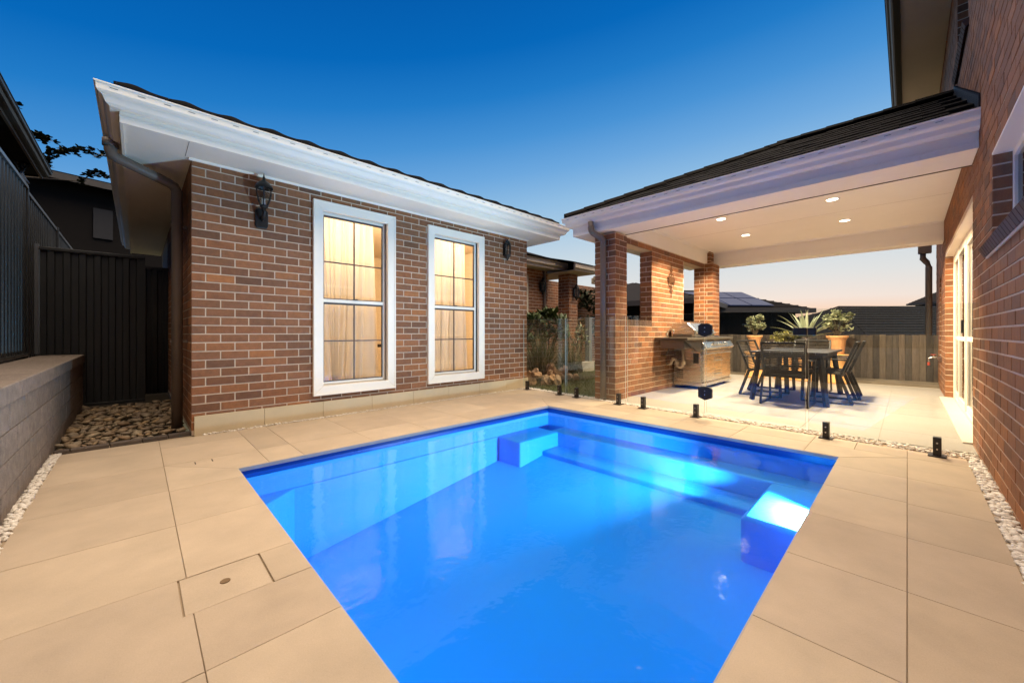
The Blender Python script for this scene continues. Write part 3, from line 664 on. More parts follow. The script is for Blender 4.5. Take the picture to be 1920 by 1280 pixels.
# windows
def sash_window(x0, x1, lab):
    w = MB()
    pr = YW - .034; bk_ = YW + .02; A = .112
    fr = MB()
    fr.prism([(x0, WZ0), (x1, WZ0), (x1 - A, WZ0 + A), (x0 + A, WZ0 + A)], pr, bk_, 1)
    fr.prism([(x0, WZ1), (x0 + A, WZ1 - A), (x1 - A, WZ1 - A), (x1, WZ1)], pr, bk_, 1)
    fr.prism([(x0, WZ0 + .0005), (x0 + A, WZ0 + A + .0005), (x0 + A, WZ1 - A - .0005), (x0, WZ1 - .0005)], pr, bk_, 1)
    fr.prism([(x1, WZ0 + .0005), (x1, WZ1 - .0005), (x1 - A, WZ1 - A - .0005), (x1 - A, WZ0 + A + .0005)], pr, bk_, 1)
    win = fr.build('window', white, wing, .004)
    bd = MB(); q = pr - .008; m0 = .022                    # raised outer bead of the architrave
    for a, b, c, d in ((x0, x1, WZ0, WZ0 + m0), (x0, x1, WZ1 - m0, WZ1)): bd.box(a, b, q, pr - .0005, c, d)
    for a, b in ((x0, x0 + m0), (x1 - m0, x1)): bd.box(a, b, q, pr - .0005, WZ0 + m0 + .0005, WZ1 - m0 - .0005)
    bd.build('architrave_bead', white, win, .003)
    X0, X1, Z0, Z1 = x0 + A - .012, x1 - A + .012, WZ0 + A - .012, WZ1 - A + .012
    rv = MB(); D = YW + .115
    rv.box(X0 - .02, X0, bk_ + .0005, D, Z0, Z1); rv.box(X1, X1 + .02, bk_ + .0005, D, Z0, Z1)
    rv.box(X0 - .02, X1 + .02, bk_ + .0005, D, Z1, Z1 + .02); rv.box(X0 - .02, X1 + .02, bk_ + .0005, D, Z0 - .02, Z0)
    rv.build('frame', white, win)
    sf = MB(); T = .038; F0, F1 = YW + .06, YW + .10; zm = 1.398
    sf.box(X0, X0 + T, F0, F1, Z0, Z1); sf.box(X1 - T, X1, F0, F1, Z0, Z1)
    sf.box(X0 + T, X1 - T, F0, F1, Z1 - T, Z1); sf.box(X0 + T, X1 - T, F0, F1, Z0, Z0 + T + .008)
    sf.box(X0 + T, X1 - T, F0 - .012, F1, zm - .022, zm + .018)
    sf.build('sash', white, win, .003)
    sg = MB(); g = .012; I0, I1 = F0 + .002, F1 - .012
    for za, zb in ((Z0 + T + .008, zm - .022), (zm + .018, Z1 - T)):
        sg.box(X0 + T, X0 + T + g, I0, I1, za, zb); sg.box(X1 - T - g, X1 - T, I0, I1, za, zb)
        sg.box(X0 + T + g, X1 - T - g, I0, I1, za, za + g); sg.box(X0 + T + g, X1 - T - g, I0, I1, zb - g - .01, zb)
    sg.build('sash_seal', muntin_m, win)
    xm = (X0 + X1) / 2; G = F0 + .018
    for za, zb, zh in ((Z0 + T + .02, zm - .034, .905), (zm + .03, Z1 - T - .022, 1.872)):
        MB().box(xm - .008, xm + .008, G - .006, G + .006, za, zb).build('muntin', muntin_m, win)
        MB().box(X0 + T + g, xm - .009, G - .006, G + .006, zh - .008, zh + .008).build('muntin', muntin_m, win)
        MB().box(xm + .009, X1 - T - g, G - .006, G + .006, zh - .008, zh + .008).build('muntin', muntin_m, win)
        MB().box(X0 + T + g, X1 - T - g, G + .008, G + .012, za - .008, zb + .008).build('pane', pane_m, win)
    MB().box(xm - .03, xm + .03, F0 - .03, F0 - .0125, zm + .018, zm + .036).build('latch', muntin_m, win, .005)
    return X0, X1, Z0, Z1
for i, (a, b) in enumerate(WIN): sash_window(a, b, '')
# room behind, its two ceiling lamps, and the curtains
rm = MB()
rx0, rx1, ry0, ry1, rz0, rz1 = .52, 4.98, 4.992, 8.2, .1, 2.66
rm.add([(rx0, ry0, rz0), (rx1, ry0, rz0), (rx1, ry1, rz0), (rx0, ry1, rz0), (rx0, ry0, rz1), (rx1, ry0, rz1), (rx1, ry1, rz1), (rx0, ry1, rz1)], [(0, 1, 2, 3), (7, 6, 5, 4), (1, 5, 6, 2), (2, 6, 7, 3), (3, 7, 4, 0)])
rm.build('room', room_m, wing)
for i, (lx, ly) in enumerate(((2.05, 5.75), (3.70, 5.75))):
    l_ = thing('ceiling_lamp', ('white ceiling lamp glowing behind the curtain of the window near the alley', 'white ceiling lamp glowing behind the curtain of the window near the garden')[i], 'ceiling lamp', (lx, ly, 2.64), 'lamps in the brick wing room')
    MB().lathe([(.0, 0), (.09, 0), (.095, .012), (.07, .02), (0, .02)], (lx, ly, 2.635), 20).build('trim', white, l_)
    MB().lathe([(.0, 0), (.06, 0), (.06, .006)], (lx, ly, 2.632), 20).build('diffuser', emit_mat('room_lamp', (1, .72, .42), 30), l_)
    d = bpy.data.lights.new('room_light', 'POINT'); d.energy = 26; d.color = (1, .71, .43); d.shadow_soft_size = .12
    o = bpy.data.objects.new('room_light', d); COL.objects.link(o); o.location = (lx, ly, 2.42)
def curtain(x0, x1, y, label, seed):
    rnd = random.Random(seed); n = 330; nzz = 26; vs = []; fs = []; z0, z1 = .14, 2.55
    top = [x0]
    while top[-1] < x1: top.append(top[-1] + rnd.uniform(.035, .11))
    k = len(top); bot = [b + rnd.uniform(-.05, .05) + .10 * math.sin(2.2 * (b - x0) / (x1 - x0) * math.pi) for b in top]; bot.sort()
    mid = [a * .55 + b * .45 + rnd.uniform(-.012, .012) for a, b in zip(top, bot)]; mid.sort()
    dep = [rnd.uniform(.018, .065) for _ in top]
    for j in range(nzz + 1):
        tz = 1 - j / nzz                                  # 0 at the rail, 1 at the hem
        e = [a + (m_ - a) * tz * 2 if tz < .5 else m_ + (b - m_) * (tz * 2 - 1) for a, m_, b in zip(top, mid, bot)]
        for i in range(n + 1):
            f = i / n * (k - 1); q = min(int(f), k - 2); s_ = f - q
            X = e[q] + (e[q + 1] - e[q]) * s_
            Y = y - dep[q] * (.55 + .6 * tz) * math.sin(math.pi * s_) ** .75 + .006 * math.sin(13 * X + 4 * tz)
            vs.append((X, Y, z0 + (z1 - z0) * (1 - tz)))
    for j in range(nzz):
        for i in range(n): fs.append((j * (n + 1) + i, j * (n + 1) + i + 1, (j + 1) * (n + 1) + i + 1, (j + 1) * (n + 1) + i))
    o = MB().add(vs, fs).build('curtain', curtain_m, None, smooth=True); tag(o, label, 'curtain', 'sheer curtains in the brick wing')
curtain(1.40, 2.30, 5.12, 'sheer cream curtain behind the lit window next to the alley corner', 3)
curtain(2.94, 3.86, 5.12, 'sheer cream curtain behind the lit window next to the garden corner', 9)
# dark sideboard seen low through the first window
sb = thing('side_table', 'small dark table standing inside behind the window nearer the alley', 'table', (2.55, 5.4, .1))
MB().box(2.28, 2.75, 5.25, 5.6, .80, .84).build('table_top', black_m, sb)
for a in (2.30, 2.71):
    for b in (5.27, 5.56): MB().box(a, a + .03, b, b + .03, .1, .80).build('leg', black_m, sb)

# ================================================================== two-storey house on the right
YR = -.41
house = thing('brick_house', 'tall two storey brick house beside the pool with sliding door and high eave', 'house', (5, -.41, 0))
WN = (1.2, 4.25, 1.69, 2.243); DR = (5.37, 9.0, .0, 2.195); SW = (9.95, 10.45, .62, 2.0); UW = (5.75, 6.9, 4.05, 5.0)
HX0, HX1, HZ = -1.2, 11.6, 5.42
hw = holed_wall('wall', mortar, house, 'y', YR - .124, .12, HX0, HX1, -.05, HZ, [WN, DR, SW, UW])
hb = Bricks(); hb.face((HX1, YR), 180, HX1 - HX0 - .5, -.03, HZ - .01, .012, [(HX1 - b, HX1 - a, c, d) for a, b, c, d in (WN, DR, SW, UW)], uoff=.03)
hb.face((4.25 - .003, YR - .002), -90, .085, 1.69, 2.24, .012, d=.02); hb.face((9.0 - .003, YR - .002), -90, .09, 0, 2.19, .012, d=.02)
hb.face((SW[1] - .003, YR - .002), -90, .10, .62, 2.0, .012, d=.02); hb.face((UW[1] - .003, YR - .002), -90, .09, 4.05, 5.0, .012, d=.02)
hb.build(hw, 300)
MB().box(5.378, 5.384, YR - .01, YR - .0012, 0, 2.6).build('control_joint', mortar, house)
# big window head, frame, glass, sloping brick-on-edge sill
hwin = MB()
hwin.box(WN[0], WN[1] - .002, YR - .123, YR + .001, WN[3] - .012, WN[3] + .004)
hwin = hwin.build('window', white, house, .003)
fr = MB(); F = YR - .088
fr.box(WN[1] - .045, WN[1] - .003, F - .035, F, WN[2] + .0, WN[3] - .0125); fr.box(WN[0], WN[1] - .046, F - .035, F, WN[3] - .055, WN[3] - .0125); fr.box(WN[0], WN[1] - .046, F - .035, F, WN[2], WN[2] + .04)
fr.box(3.2, 3.24, F - .034, F - .001, WN[2] + .041, WN[3] - .056)
fr.build('frame', white, hwin, .003)
MB().box(WN[0], WN[1] - .046, F - .022, F - .018, WN[2] + .03, WN[3] - .04).build('pane', door_glass, hwin)
x = WN[1] + .13; n = 0
sillm = M('sill_brick', None, .75, .2, 22, .4, 120, spec=.25, rand='obj', ramp=[(.085, .05, .038), (.11, .06, .044), (.075, .046, .038), (.125, .07, .05)])
MB().prism([(YR - .10, WN[2] - .03), (YR + .028, WN[2] - .125), (YR + .012, WN[2] - .158), (YR - .10, WN[2] - .09)], WN[0], x - .004, 0).build('sill_bed', mortar, hwin)
while x > WN[0]:
    MB().prism([(YR - .085, WN[2] + .012), (YR + .052, WN[2] - .085), (YR + .052 - .028, WN[2] - .150), (YR - .085, WN[2] - .07)], x - .076, x - U(0, .002), 0).build('sill_brick', sillm, hwin, .003); x -= .0855
# sliding door
dr = MB(); dr.box(DR[0] + .002, DR[1] - .002, YR - .123, YR - .003, DR[3] - .014, DR[3] + .004)
door = dr.build('sliding_door', white, house, .003)
fr = MB(); F = YR - .085
fr.box(DR[1] - .055, DR[1] - .003, F - .05, F, .05, DR[3] - .0145); fr.box(DR[0] + .003, DR[0] + .05, F - .05, F, .05, DR[3] - .0145)
fr.box(DR[0] + .051, DR[1] - .056, F - .05, F, DR[3] - .075, DR[3] - .0145); fr.box(DR[0] + .003, DR[1] - .003, F - .05, F, 0.0, .0495)
fr.build('frame', white, door, .003)
pw = (DR[1] - DR[0] - .11) / 4
for i in range(4):
    a = DR[0] + .053 + pw * i; b = a + pw - .003; o_ = 0 if i % 2 else .012
    lf = MB(); lf.box(a, a + .05, F - .04 + o_, F - .004 + o_, .052, DR[3] - .078); lf.box(b - .05, b, F - .04 + o_, F - .004 + o_, .052, DR[3] - .078)
    lf.box(a + .0505, b - .0505, F - .04 + o_, F - .004 + o_, DR[3] - .14, DR[3] - .078); lf.box(a + .0505, b - .0505, F - .04 + o_, F - .004 + o_, .052, .13); lf.box(a + .0505, b - .0505, F - .039 + o_, F - .005 + o_, .90, .955)
    leaf = lf.build('door_leaf', white, door, .003)
    MB().box(a + .05, b - .05, F - .025 + o_, F - .020 + o_, .13, DR[3] - .14).build('pane', door_glass, leaf)
MB().tube([(DR[0] + 2 * pw + .02, F + .03, 1.0), (DR[0] + 2 * pw + .02, F + .03, 1.16)], .011, 8).build('handle', black_m, door)
MB().box(DR[0] + .01, DR[1] - .01, YR - .08, YR + .06, -.002, .014).build('door_step', M('step_tile', (.62, .56, .48), .6, .06, 4, .05), house, .004)
# small far window and its sill, upper window
for wd, nm in ((SW, 0), (UW, 1)):
    w_ = MB(); w_.box(wd[0], wd[1] - .002, YR - .123, YR - .1, wd[2], wd[2] + .04); w_.box(wd[0], wd[1] - .002, YR - .123, YR - .1, wd[3] - .04, wd[3])
    w_.box(wd[0], wd[0] + .04, YR - .123, YR - .1, wd[2] + .041, wd[3] - .041); w_.box(wd[1] - .042, wd[1] - .002, YR - .123, YR - .1, wd[2] + .041, wd[3] - .041)
    wi = w_.build('window', white, house)
    MB().box(wd[0] + .04, wd[1] - .042, YR - .115, YR - .112, wd[2] + .04, wd[3] - .04).build('pane', door_glass, wi)
    xx = wd[1] + .05
    while xx > wd[0] - .05:
        MB().prism([(YR - .09, wd[2] + .008), (YR + .045, wd[2] - .06), (YR + .022, wd[2] - .12), (YR - .09, wd[2] - .05)], xx - .076, xx, 0).build('sill_brick', sillm, wi, .003); xx -= .0855
# closed dark rooms behind the panes
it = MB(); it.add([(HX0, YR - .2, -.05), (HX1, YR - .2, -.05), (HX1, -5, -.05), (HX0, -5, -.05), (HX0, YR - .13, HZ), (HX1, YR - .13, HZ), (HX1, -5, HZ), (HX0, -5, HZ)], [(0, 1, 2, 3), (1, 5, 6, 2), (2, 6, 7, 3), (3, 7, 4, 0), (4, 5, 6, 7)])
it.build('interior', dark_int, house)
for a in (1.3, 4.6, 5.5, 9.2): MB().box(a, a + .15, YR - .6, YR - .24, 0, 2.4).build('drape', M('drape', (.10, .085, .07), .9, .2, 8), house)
# high eave
UE = 5.40
MB().box(1.5, 12.2, YR + .001, .065, UE, UE + .02).build('soffit', soffit_m, house)
brown = M('fascia_brown', (.07, .06, .05), .5, .06, 4)
MB().box(1.5, 12.2, .0655, .085, UE - .02, UE + .20).build('fascia', brown, house)
sweep([((1.5, .085), (0, 1)), ((12.2, .085), (0, 1))], gutter_prof(UE + .06, UE + .20)).build('gutter', brown, house)
MB().add([(1.3, .19, UE + .20), (12.4, .19, UE + .20), (12.4, -2.6, UE + 1.3), (1.3, -2.6, UE + 1.3)], [(0, 1, 2, 3)]).build('roof', roof_far, house)
# wall return, downpipe, tap and sensor light at the far end
MB().tube([(11.35, -.22, 2.62), (11.35, -.22, 2.50), (11.35, -.27, 2.42), (11.35, -.30, 2.32), (11.35, -.30, 0)], .05, 12).build('downpipe', M('pipe_bronze', (.14, .11, .09), .4, .08, 4), house, smooth=True)
MB().box(11.28, 11.42, -.34, -.15, 2.60, 2.78).build('rain_head', pipe_m, house, .01)
tp = thing('garden_tap', 'brass garden tap with red handle on the brick wall past the door', 'tap', (10.6, YR, .55))
MB().tube([(10.6, YR, .55), (10.6, YR + .10, .55), (10.6, YR + .13, .53), (10.6, YR + .13, .46)], .014, 8).build('spout', steel, tp)
MB().tube([(10.6, YR + .07, .55), (10.6, YR + .07, .60)], .01, 8).build('stem', steel, tp)
MB().lathe([(0, 0), (.035, .0), (.038, .012), (0, .016)], (10.6, YR + .07, .595), 12).build('handle', red_m, tp)
MB().tube([(10.6, YR + .13, .46), (10.6, YR + .13, .40)], .017, 8).build('hose_end', red_m, tp)

# ================================================================== patio pavilion (brick piers, openings, ceiling, hip roof)
pav = thing('patio_pavilion', 'open brick patio roof with white ceiling, two wall openings and dark tiled hip roof', 'pavilion', (7.2, 1.4, 0))
AX0, AX1 = 5.08, 9.23; AY = 3.02; ZT = 2.503; ZR = 2.411
O1 = (5.425, 6.324, 1.215, ZR); O2 = (7.668, 8.74, 1.235, ZR)
AW = AY + .035
aw = holed_wall('wall', mortar, pav, 'y', AW + .004, .20, 5.42, 8.80, -.02, ZT, [O1, O2])
ab = Bricks(); ab.face((5.42, AW), 0, 3.36, -.01, ZT - .002, ZR - .0862 * 29, [(O[0] - 5.42, O[1] - 5.42, O[2] - .1, O[3]) for O in (O1, O2)], uoff=.07)
ab.face((O1[1] - .003, AW + .22), -90, .218, O1[2] - .02, ZR, ZR - .0862 * 29, d=.02); ab.face((O2[1] - .003, AW + .2), -90, .198, O2[2] - .02, ZR, ZR - .0862 * 29, d=.02)
ab.build(aw, 300)
for O in (O1, O2):                                       # brick-on-edge sills and steel lintels
    u = O[0] + .002
    while u < O[1] - .02:
        MB().box(u, min(u + .076, O[1] - .002), AW - .001, AW + .205, O[2] - .098, O[2]).build('sill_brick', sillm, aw, .003); u += .0862
    MB().box(O[0] - .06, O[1] + .06, AW + .03, AW + .19, ZR + .001, ZR + .006).build('lintel', M('lintel_steel', (.10, .07, .055), .6, .1), aw)
def pier(x0, x1, y0, y1, zt, lim):
    p = MB().box(x0 + .004, x1 - .004, y0 + .004, y1 - .004, -.05, zt).build('pier', mortar, pav)
    b = Bricks(); zr = ZR - .0862 * 29
    b.face((x0, y1), -90, y1 - y0, -.01, zt - .002, zr, uoff=.001); b.face((x0 + .0015, y0), 0, x1 - x0 - .003, -.01, zt - .002, zr, uoff=.13)
    b.face((x1, y0 + .0015), 90, y1 - y0 - .003, -.01, zt - .002, zr, uoff=.13); b.face((x1 - .0015, y1), 180, x1 - x0 - .003, -.01, zt - .002, zr)
    b.build(p, lim); return p
pier(5.08, 5.42, AY, 3.375, ZT, 110)
pier(8.80, 9.23, 2.90, 3.25, ZT, 80)
pier(8.95, 9.18, 3.00, 3.22, 2.779, 14)
# beams and ceiling
CZ = 2.782
bmm = MB(); bmm.box(4.951, 5.42, YR + .002, 3.66, 2.522, CZ + .04); bmm.build('front_beam', soffit_m, pav, .002)
MB().box(5.415, 5.424, YR + .003, 3.05, 2.514, 2.53).build('shadow_gap', M('gap_shade', (.12, .085, .065), .9, .05), pav)  # solid brown strip; the gap's shade is put into its colour
MB().box(5.421, 9.20, AW + .002, 3.30, ZT + .001, CZ - .001).build('side_beam', ceil_m, pav, .002)
bb = MB(); bb.box(9.20, 9.56, YR + .002, 3.30, 2.475, CZ - .002); bb.build('back_beam', ceil_m, pav, .002)
MB().box(9.185, 9.1995, YR + .002, 3.05, 2.475, 2.56).build('beam_trim', ceil_m, pav, .004)
MB().box(5.4205, 9.1995, YR + .002, AW + .0015, CZ, CZ + .02).build('ceiling', ceil_m, pav)
cj = MB(); cj.box(7.40, 7.403, YR + .01, AW - .03, CZ - .0015, CZ); cj.build('ceiling_joint', M('joint_line', (.5, .46, .41), .9, .02), pav)
MB().prism([(AW + .0015, CZ - .0005), (AW - .03, CZ - .0005), (AW - .026, CZ - .012), (AW + .0015, CZ - .035)], 5.425, 9.183, 0).build('cornice', ceil_m, pav)
MB().prism([(9.1835, CZ - .0005), (9.16, CZ - .0005), (9.163, CZ - .012), (9.1835, CZ - .03)], YR + .003, 3.02, 1).build('cornice', ceil_m, pav)
def pav_c(): return [((4.93, YR + .001), (-1, 0)), ((4.93, 3.68), (-1, 1)), ((9.62, 3.68), (0, 1))]
sweep(pav_c(), [(-.020, 2.515), (0, 2.515), (0, 2.77), (-.02, 2.77)]).build('fascia', white, pav, .002)
sweep(pav_c(), [(0, 2.565), (.004, 2.567), (.004, 2.575), (0, 2.577)]).build('fascia_bead', white, pav)
sweep(pav_c(), gutter_prof(2.655, 2.795)).build('gutter', white, pav)
MB().box(5.42, 9.6, 3.305, 3.659, 2.522, 2.532).build('soffit', soffit_m, pav)
sl = MB(); y = YR + .2
while y < 3.7:
    sl.box(4.93 - .1275, 4.93 - .1255, y, y + .045, 2.763, 2.7665); y += .155
stuff(sl.build('overflow_slot', MATS['slot_grey'], pav))
# roof: hip, every front tile its own piece
PA = math.tan(R(25.3)); ex, ey, ez = 4.84, 3.77, 2.795; rxm = 7.28; hr = rxm - ex
ap = MB(); zt = ez + hr * PA
ap.add([(ex, YR, ez), (ex, ey, ez), (rxm, ey - hr, zt), (rxm, YR, zt), (2 * rxm - ex, ey, ez), (2 * rxm - ex, YR, ez)], [(0, 1, 2, 3), (1, 4, 2), (4, 5, 3, 2)])
aroof = ap.build('roof', roof_far, pav)
ca = math.cos(math.atan(PA)); ft = MB(); tw = .30; tl = .36
th_ = .022
ftm = MB().add([(0, 0, 0), (0, tw - .004, 0), (tl * ca, tw - .004, tl * ca * PA), (tl * ca, 0, tl * ca * PA), (0, 0, th_), (0, tw - .004, th_), (tl * ca, tw - .004, th_ * .4 + tl * ca * PA), (tl * ca, 0, th_ * .4 + tl * ca * PA)], [(0, 1, 2, 3), (4, 7, 6, 5), (0, 4, 5, 1), (1, 5, 6, 2), (2, 6, 7, 3), (3, 7, 4, 0)]).mesh('roof_tile', roof_m)
for r_ in range(8):
    x = ex - .02 + r_ * .315 * ca; y = YR + .01 - (tw / 2 if r_ % 2 else 0) + .15
    top = ey - (x - ex) - .22
    while y < top:
        o = bpy.data.objects.new('roof_tile', ftm); COL.objects.link(o); o.parent = aroof
        o.location = (x, y, ez + (x - ex) * PA + .010 + U(-.002, .004)); o.rotation_euler = (U(-.008, .008), U(-.006, .006), U(-.006, .006)); y += tw
hipm = MB().prism([(-.11, -.015), (-.06, .035), (0, .055), (.06, .035), (.11, -.015), (.09, -.03), (0, .025), (-.09, -.03)], 0, .38, 0).mesh('hip_tile', roof_m)
for i in range(11):
    t0 = i / 11.; a = Vector((ex, ey, ez)).lerp(Vector((rxm, ey - hr, zt)), t0)
    o = bpy.data.objects.new('hip_tile', hipm); COL.objects.link(o); o.parent = aroof; o.location = a + Vector((0, 0, .03))
    d = Vector((hr, -hr, zt - ez)).normalized(); o.rotation_euler = (0, -math.asin(d.z) + .03, R(-45))
for i in range(6):
    o = bpy.data.objects.new('ridge_tile', hipm); COL.objects.link(o); o.parent = aroof; o.location = (rxm, ey - hr - i * .30 + .1, zt + .035); o.rotation_euler = (0, .03, R(-90))
# lead flashing where the roof meets the house wall
fl_ = MB()
for i in range(40):
    x = ex + i * .06; z = ez + (x - ex) * PA
    fl_.box(x, x + .05, YR + .001, YR + .012, z + .02, z + .13)
stuff(fl_.build('flashing', M('lead', (.016, .017, .020), .5, .2, 10, .2), pav))
MB().tube([(4.86, 3.30, 2.66), (4.86, 3.30, 2.57), (4.865, 3.295, 2.53), (4.885, 3.285, 2.50), (5.0, 3.21, 2.425), (5.025, 3.20, 2.40), (5.03, 3.195, 2.36), (5.03, 3.195, -.01)], .045, 14).build('downpipe', pipe_m, pav, smooth=True)
for z in (.6, 1.8): MB().box(4.98, 5.083, 3.18, 3.21, z, z + .025).build('pipe_bracket', pipe_m, pav)
# downlights
for i, (x, y) in enumerate(((6.54, 2.03), (7.93, 2.05), (6.64, .70), (8.02, .69))):
    lab = ('round lit downlight in the patio ceiling above the barbecue, by the pool side', 'round lit downlight in the patio ceiling above the barbecue, by the back beam', 'round lit downlight in the patio ceiling above the dining table, by the pool side', 'round lit downlight in the patio ceiling above the dining table, by the back beam')[i]
    l_ = thing('downlight', lab, 'downlight', (x, y, CZ), 'downlights in the patio ceiling')
    MB().lathe([(.060, .0), (.080, -.001), (.082, -.006), (.064, -.007), (.060, -.002)], (x, y, CZ - .0005), 28).build('trim', white, l_, smooth=True)
    MB().lathe([(0, -.0035), (.0595, -.0035), (.0595, -.001), (0, -.001)], (x, y, CZ), 24).build('lens', emit_mat('downlight_lens', (1, .90, .72), 6), l_)
    d = bpy.data.lights.new('downlight_beam', 'SPOT'); d.energy = 215; d.spot_size = R(132); d.spot_blend = .30; d.color = (1, .77, .50); d.shadow_soft_size = .07
    o = bpy.data.objects.new('downlight_beam', d); COL.objects.link(o); o.location = (x, y, CZ - .02); o.rotation_euler = Vector((.15, 0, -1)).to_track_quat('-Z', 'Y').to_euler()   # gimbal turned a little away from the pool
# ================================================================== glass pool fence
def fpt(y): return Vector((GL(y), y, 0))
ANG = math.atan2(-.06, 1)       # fence line leans a little off the Y axis
def spigot(parent, y):
    c = fpt(y) + Vector((-.035, 0, 0)); a = Matrix.Translation(c) @ Matrix.Rotation(ANG, 4, 'Z')
    mb = MB(); s_ = .024
    m1 = MB().box(-.028, .028, -s_, s_, .004, .155); mb.add([a @ Vector(v) for v in m1.v], m1.f)
    m2 = MB().box(-.055, .055, -.052, .052, .0015, .010); mb.add([a @ Vector(v) for v in m2.v], m2.f)
    sp = mb.build('spigot', bronze, parent, .003)
    sc = MB()
    for z in (.06, .11): sc.tube([a @ Vector((-.0275, 0, z)), a @ Vector((-.031, 0, z))], .006, 8)
    sc.build('screw', steel, sp)
def pane_between(parent, ya, yb, z0, z1, name='pane'):
    a, b = fpt(ya), fpt(yb); n = Vector((1, -.06, 0)).normalized() * .006 + Vector((0, 0, 0)); o = Vector((-.030, 0, 0))
    vs = []
    for z in (z0, z1):
        for p, sg in ((a, -1), (b, -1), (b, 1), (a, 1)): vs.append(p + o + n * sg + Vector((0, 0, z)))
    g = MB().add(vs, [(0, 1, 5, 4), (2, 3, 7, 6)]).build(name, fence_glass, parent)
    MB().add(vs, [(4, 5, 6, 7), (0, 3, 2, 1), (1, 2, 6, 5), (0, 4, 7, 3)]).build('pane_edge', glass_edge, g)
GZ0, GZ1 = .055, 1.235
for ya, yb, sps, lab in ((4.80, 3.815, (4.70, 3.94), 'clear glass pool fence panel from the wing corner to the garden shrubs'),
                         (3.785, 2.72, (3.585, 2.83), 'clear glass pool fence panel standing in front of the brick pier'),
                         (2.69, 1.665, (2.45, 1.76), 'clear glass pool fence panel in front of the barbecue carrying the gate hinges'),
                         (.675, -.385, (.54, -.17), 'clear glass pool fence panel beside the house wall carrying the gate latch')):
    p = thing('glass_fence_panel', lab, 'fence', (GL((ya + yb) / 2), (ya + yb) / 2, 0), 'glass pool fence panels')
    pane_between(p, ya, yb, GZ0, GZ1)
    for y in sps: spigot(p, y)
gate = thing('glass_gate', 'clear glass pool gate with two black hinges and a black latch', 'gate', (GL(1.17), 1.17, 0))
pane_between(gate, 1.645, .70, GZ0 + .02, GZ1)
for z in (.30, 1.04):
    c = fpt(1.655) + Vector((-.03, 0, z))
    h_ = MB().prism([(c.y - .075, c.z + .05), (c.y - .04, c.z + .075), (c.y + .04, c.z + .075), (c.y + .075, c.z + .05), (c.y + .075, c.z - .055), (c.y, c.z - .085), (c.y - .075, c.z - .055)], c.x - .022, c.x + .022, 0)
    ho = h_.build('hinge', black_m, gate, .004)
    sc = MB()
    for dz in (-.02, .025): sc.tube([(c.x - .0215, c.y, c.z + dz), (c.x - .025, c.y, c.z + dz)], .006, 8)
    sc.build('screw', steel, ho)
c = fpt(.69) + Vector((-.03, 0, 1.0))
MB().box(c.x - .03, c.x + .03, c.y - .075, c.y - .010, c.z - .02, c.z + .055).build('latch', black_m, gate, .006)
MB().box(c.x - .03, c.x + .03, c.y - .002, c.y + .11, c.z - .02, c.z + .055).build('latch_keeper', black_m, gate, .006)

# ================================================================== wall lanterns
def lantern_a(loc, label, s=1.0):
    t_ = thing('wall_lantern', label, 'lantern', loc, 'wall lanterns', local=True); t_.scale = (s, s, s)
    part(MB().prism([(-.045, -.115), (.045, -.115), (.058, -.09), (.058, .06), (.035, .085), (-.035, .085), (-.058, .06), (-.058, -.09)], -.022, .0, 1), 'backplate', black_m, t_, .006)
    part(MB().tube([(0, -.015, .0), (0, -.05, -.035), (0, -.095, -.02), (0, -.115, .03), (0, -.115, .075)], [.016, .014, .013, .016, .026], 10), 'arm', black_m, t_, smooth=True)
    part(MB().lathe([(0, .07), (.03, .07), (.038, .085), (.03, .098), (0, .10)], (0, -.115, 0), 16), 'base_cup', black_m, t_, smooth=True)
    part(MB().lathe([(.028, .098), (.050, .15), (.062, .22), (.064, .27)], (0, -.115, 0), 20), 'glass', lamp_glass, t_, smooth=True)
    for k in range(6):
        a = k * math.pi / 3 + .3
        part(MB().tube([(rr * math.cos(a), -.115 + rr * math.sin(a), z) for rr, z in ((.032, .095), (.056, .15), (.071, .22), (.072, .275))], .0055, 6), 'rib', black_m, t_)
    part(MB().lathe([(.080, .27), (.082, .278), (.070, .30), (.045, .33), (.022, .345), (.012, .36), (.016, .372), (.008, .385), (.003, .42), (0, .425)], (0, -.115, 0), 18), 'cap', black_m, t_, smooth=True)
    part(MB().tube([(0, -.115, .11), (0, -.115, .16)], .012, 8), 'candle', white, t_)
    part(MB().lathe([(0, .16), (.012, .165), (.017, .185), (.010, .21), (0, .225)], (0, -.115, 0), 10), 'bulb', lamp_glass, t_, smooth=True)
    return t_
lantern_a((.963, YW, 2.25), 'black curved cage lantern on the brick wing near its alley corner', 1.04)
def lantern_b(loc, label, rz=0):
    t_ = thing('wall_lantern', label, 'lantern', loc, 'wall lanterns', local=True); t_.rotation_euler = (0, 0, rz)
    part(MB().box(-.035, .035, -.02, 0, -.10, .10), 'backplate', black_m, t_, .005)
    part(MB().lathe([(0, -.20), (.012, -.185), (.02, -.165), (.05, -.125), (.062, -.105), (.06, -.095), (0, -.095)], (0, -.075, 0), 8), 'base', black_m, t_)
    part(MB().lathe([(.050, -.095), (.052, .075)], (0, -.075, 0), 8), 'glass', lamp_glass, t_)
    for k in range(8):
        a = k * math.pi / 4
        part(MB().tube([(.054 * math.cos(a), -.075 + .054 * math.sin(a), -.10), (.054 * math.cos(a), -.075 + .054 * math.sin(a), .08)], .006, 5), 'rib', black_m, t_)
    part(MB().lathe([(0, .178), (.012, .172), (.018, .155), (.045, .125), (.066, .085), (.064, .072), (0, .075)], (0, -.075, 0), 8), 'cap', black_m, t_)
    return t_
lb = lantern_b((4.56, YW, 2.44), 'black panelled coach lantern on the brick wing near its garden corner')

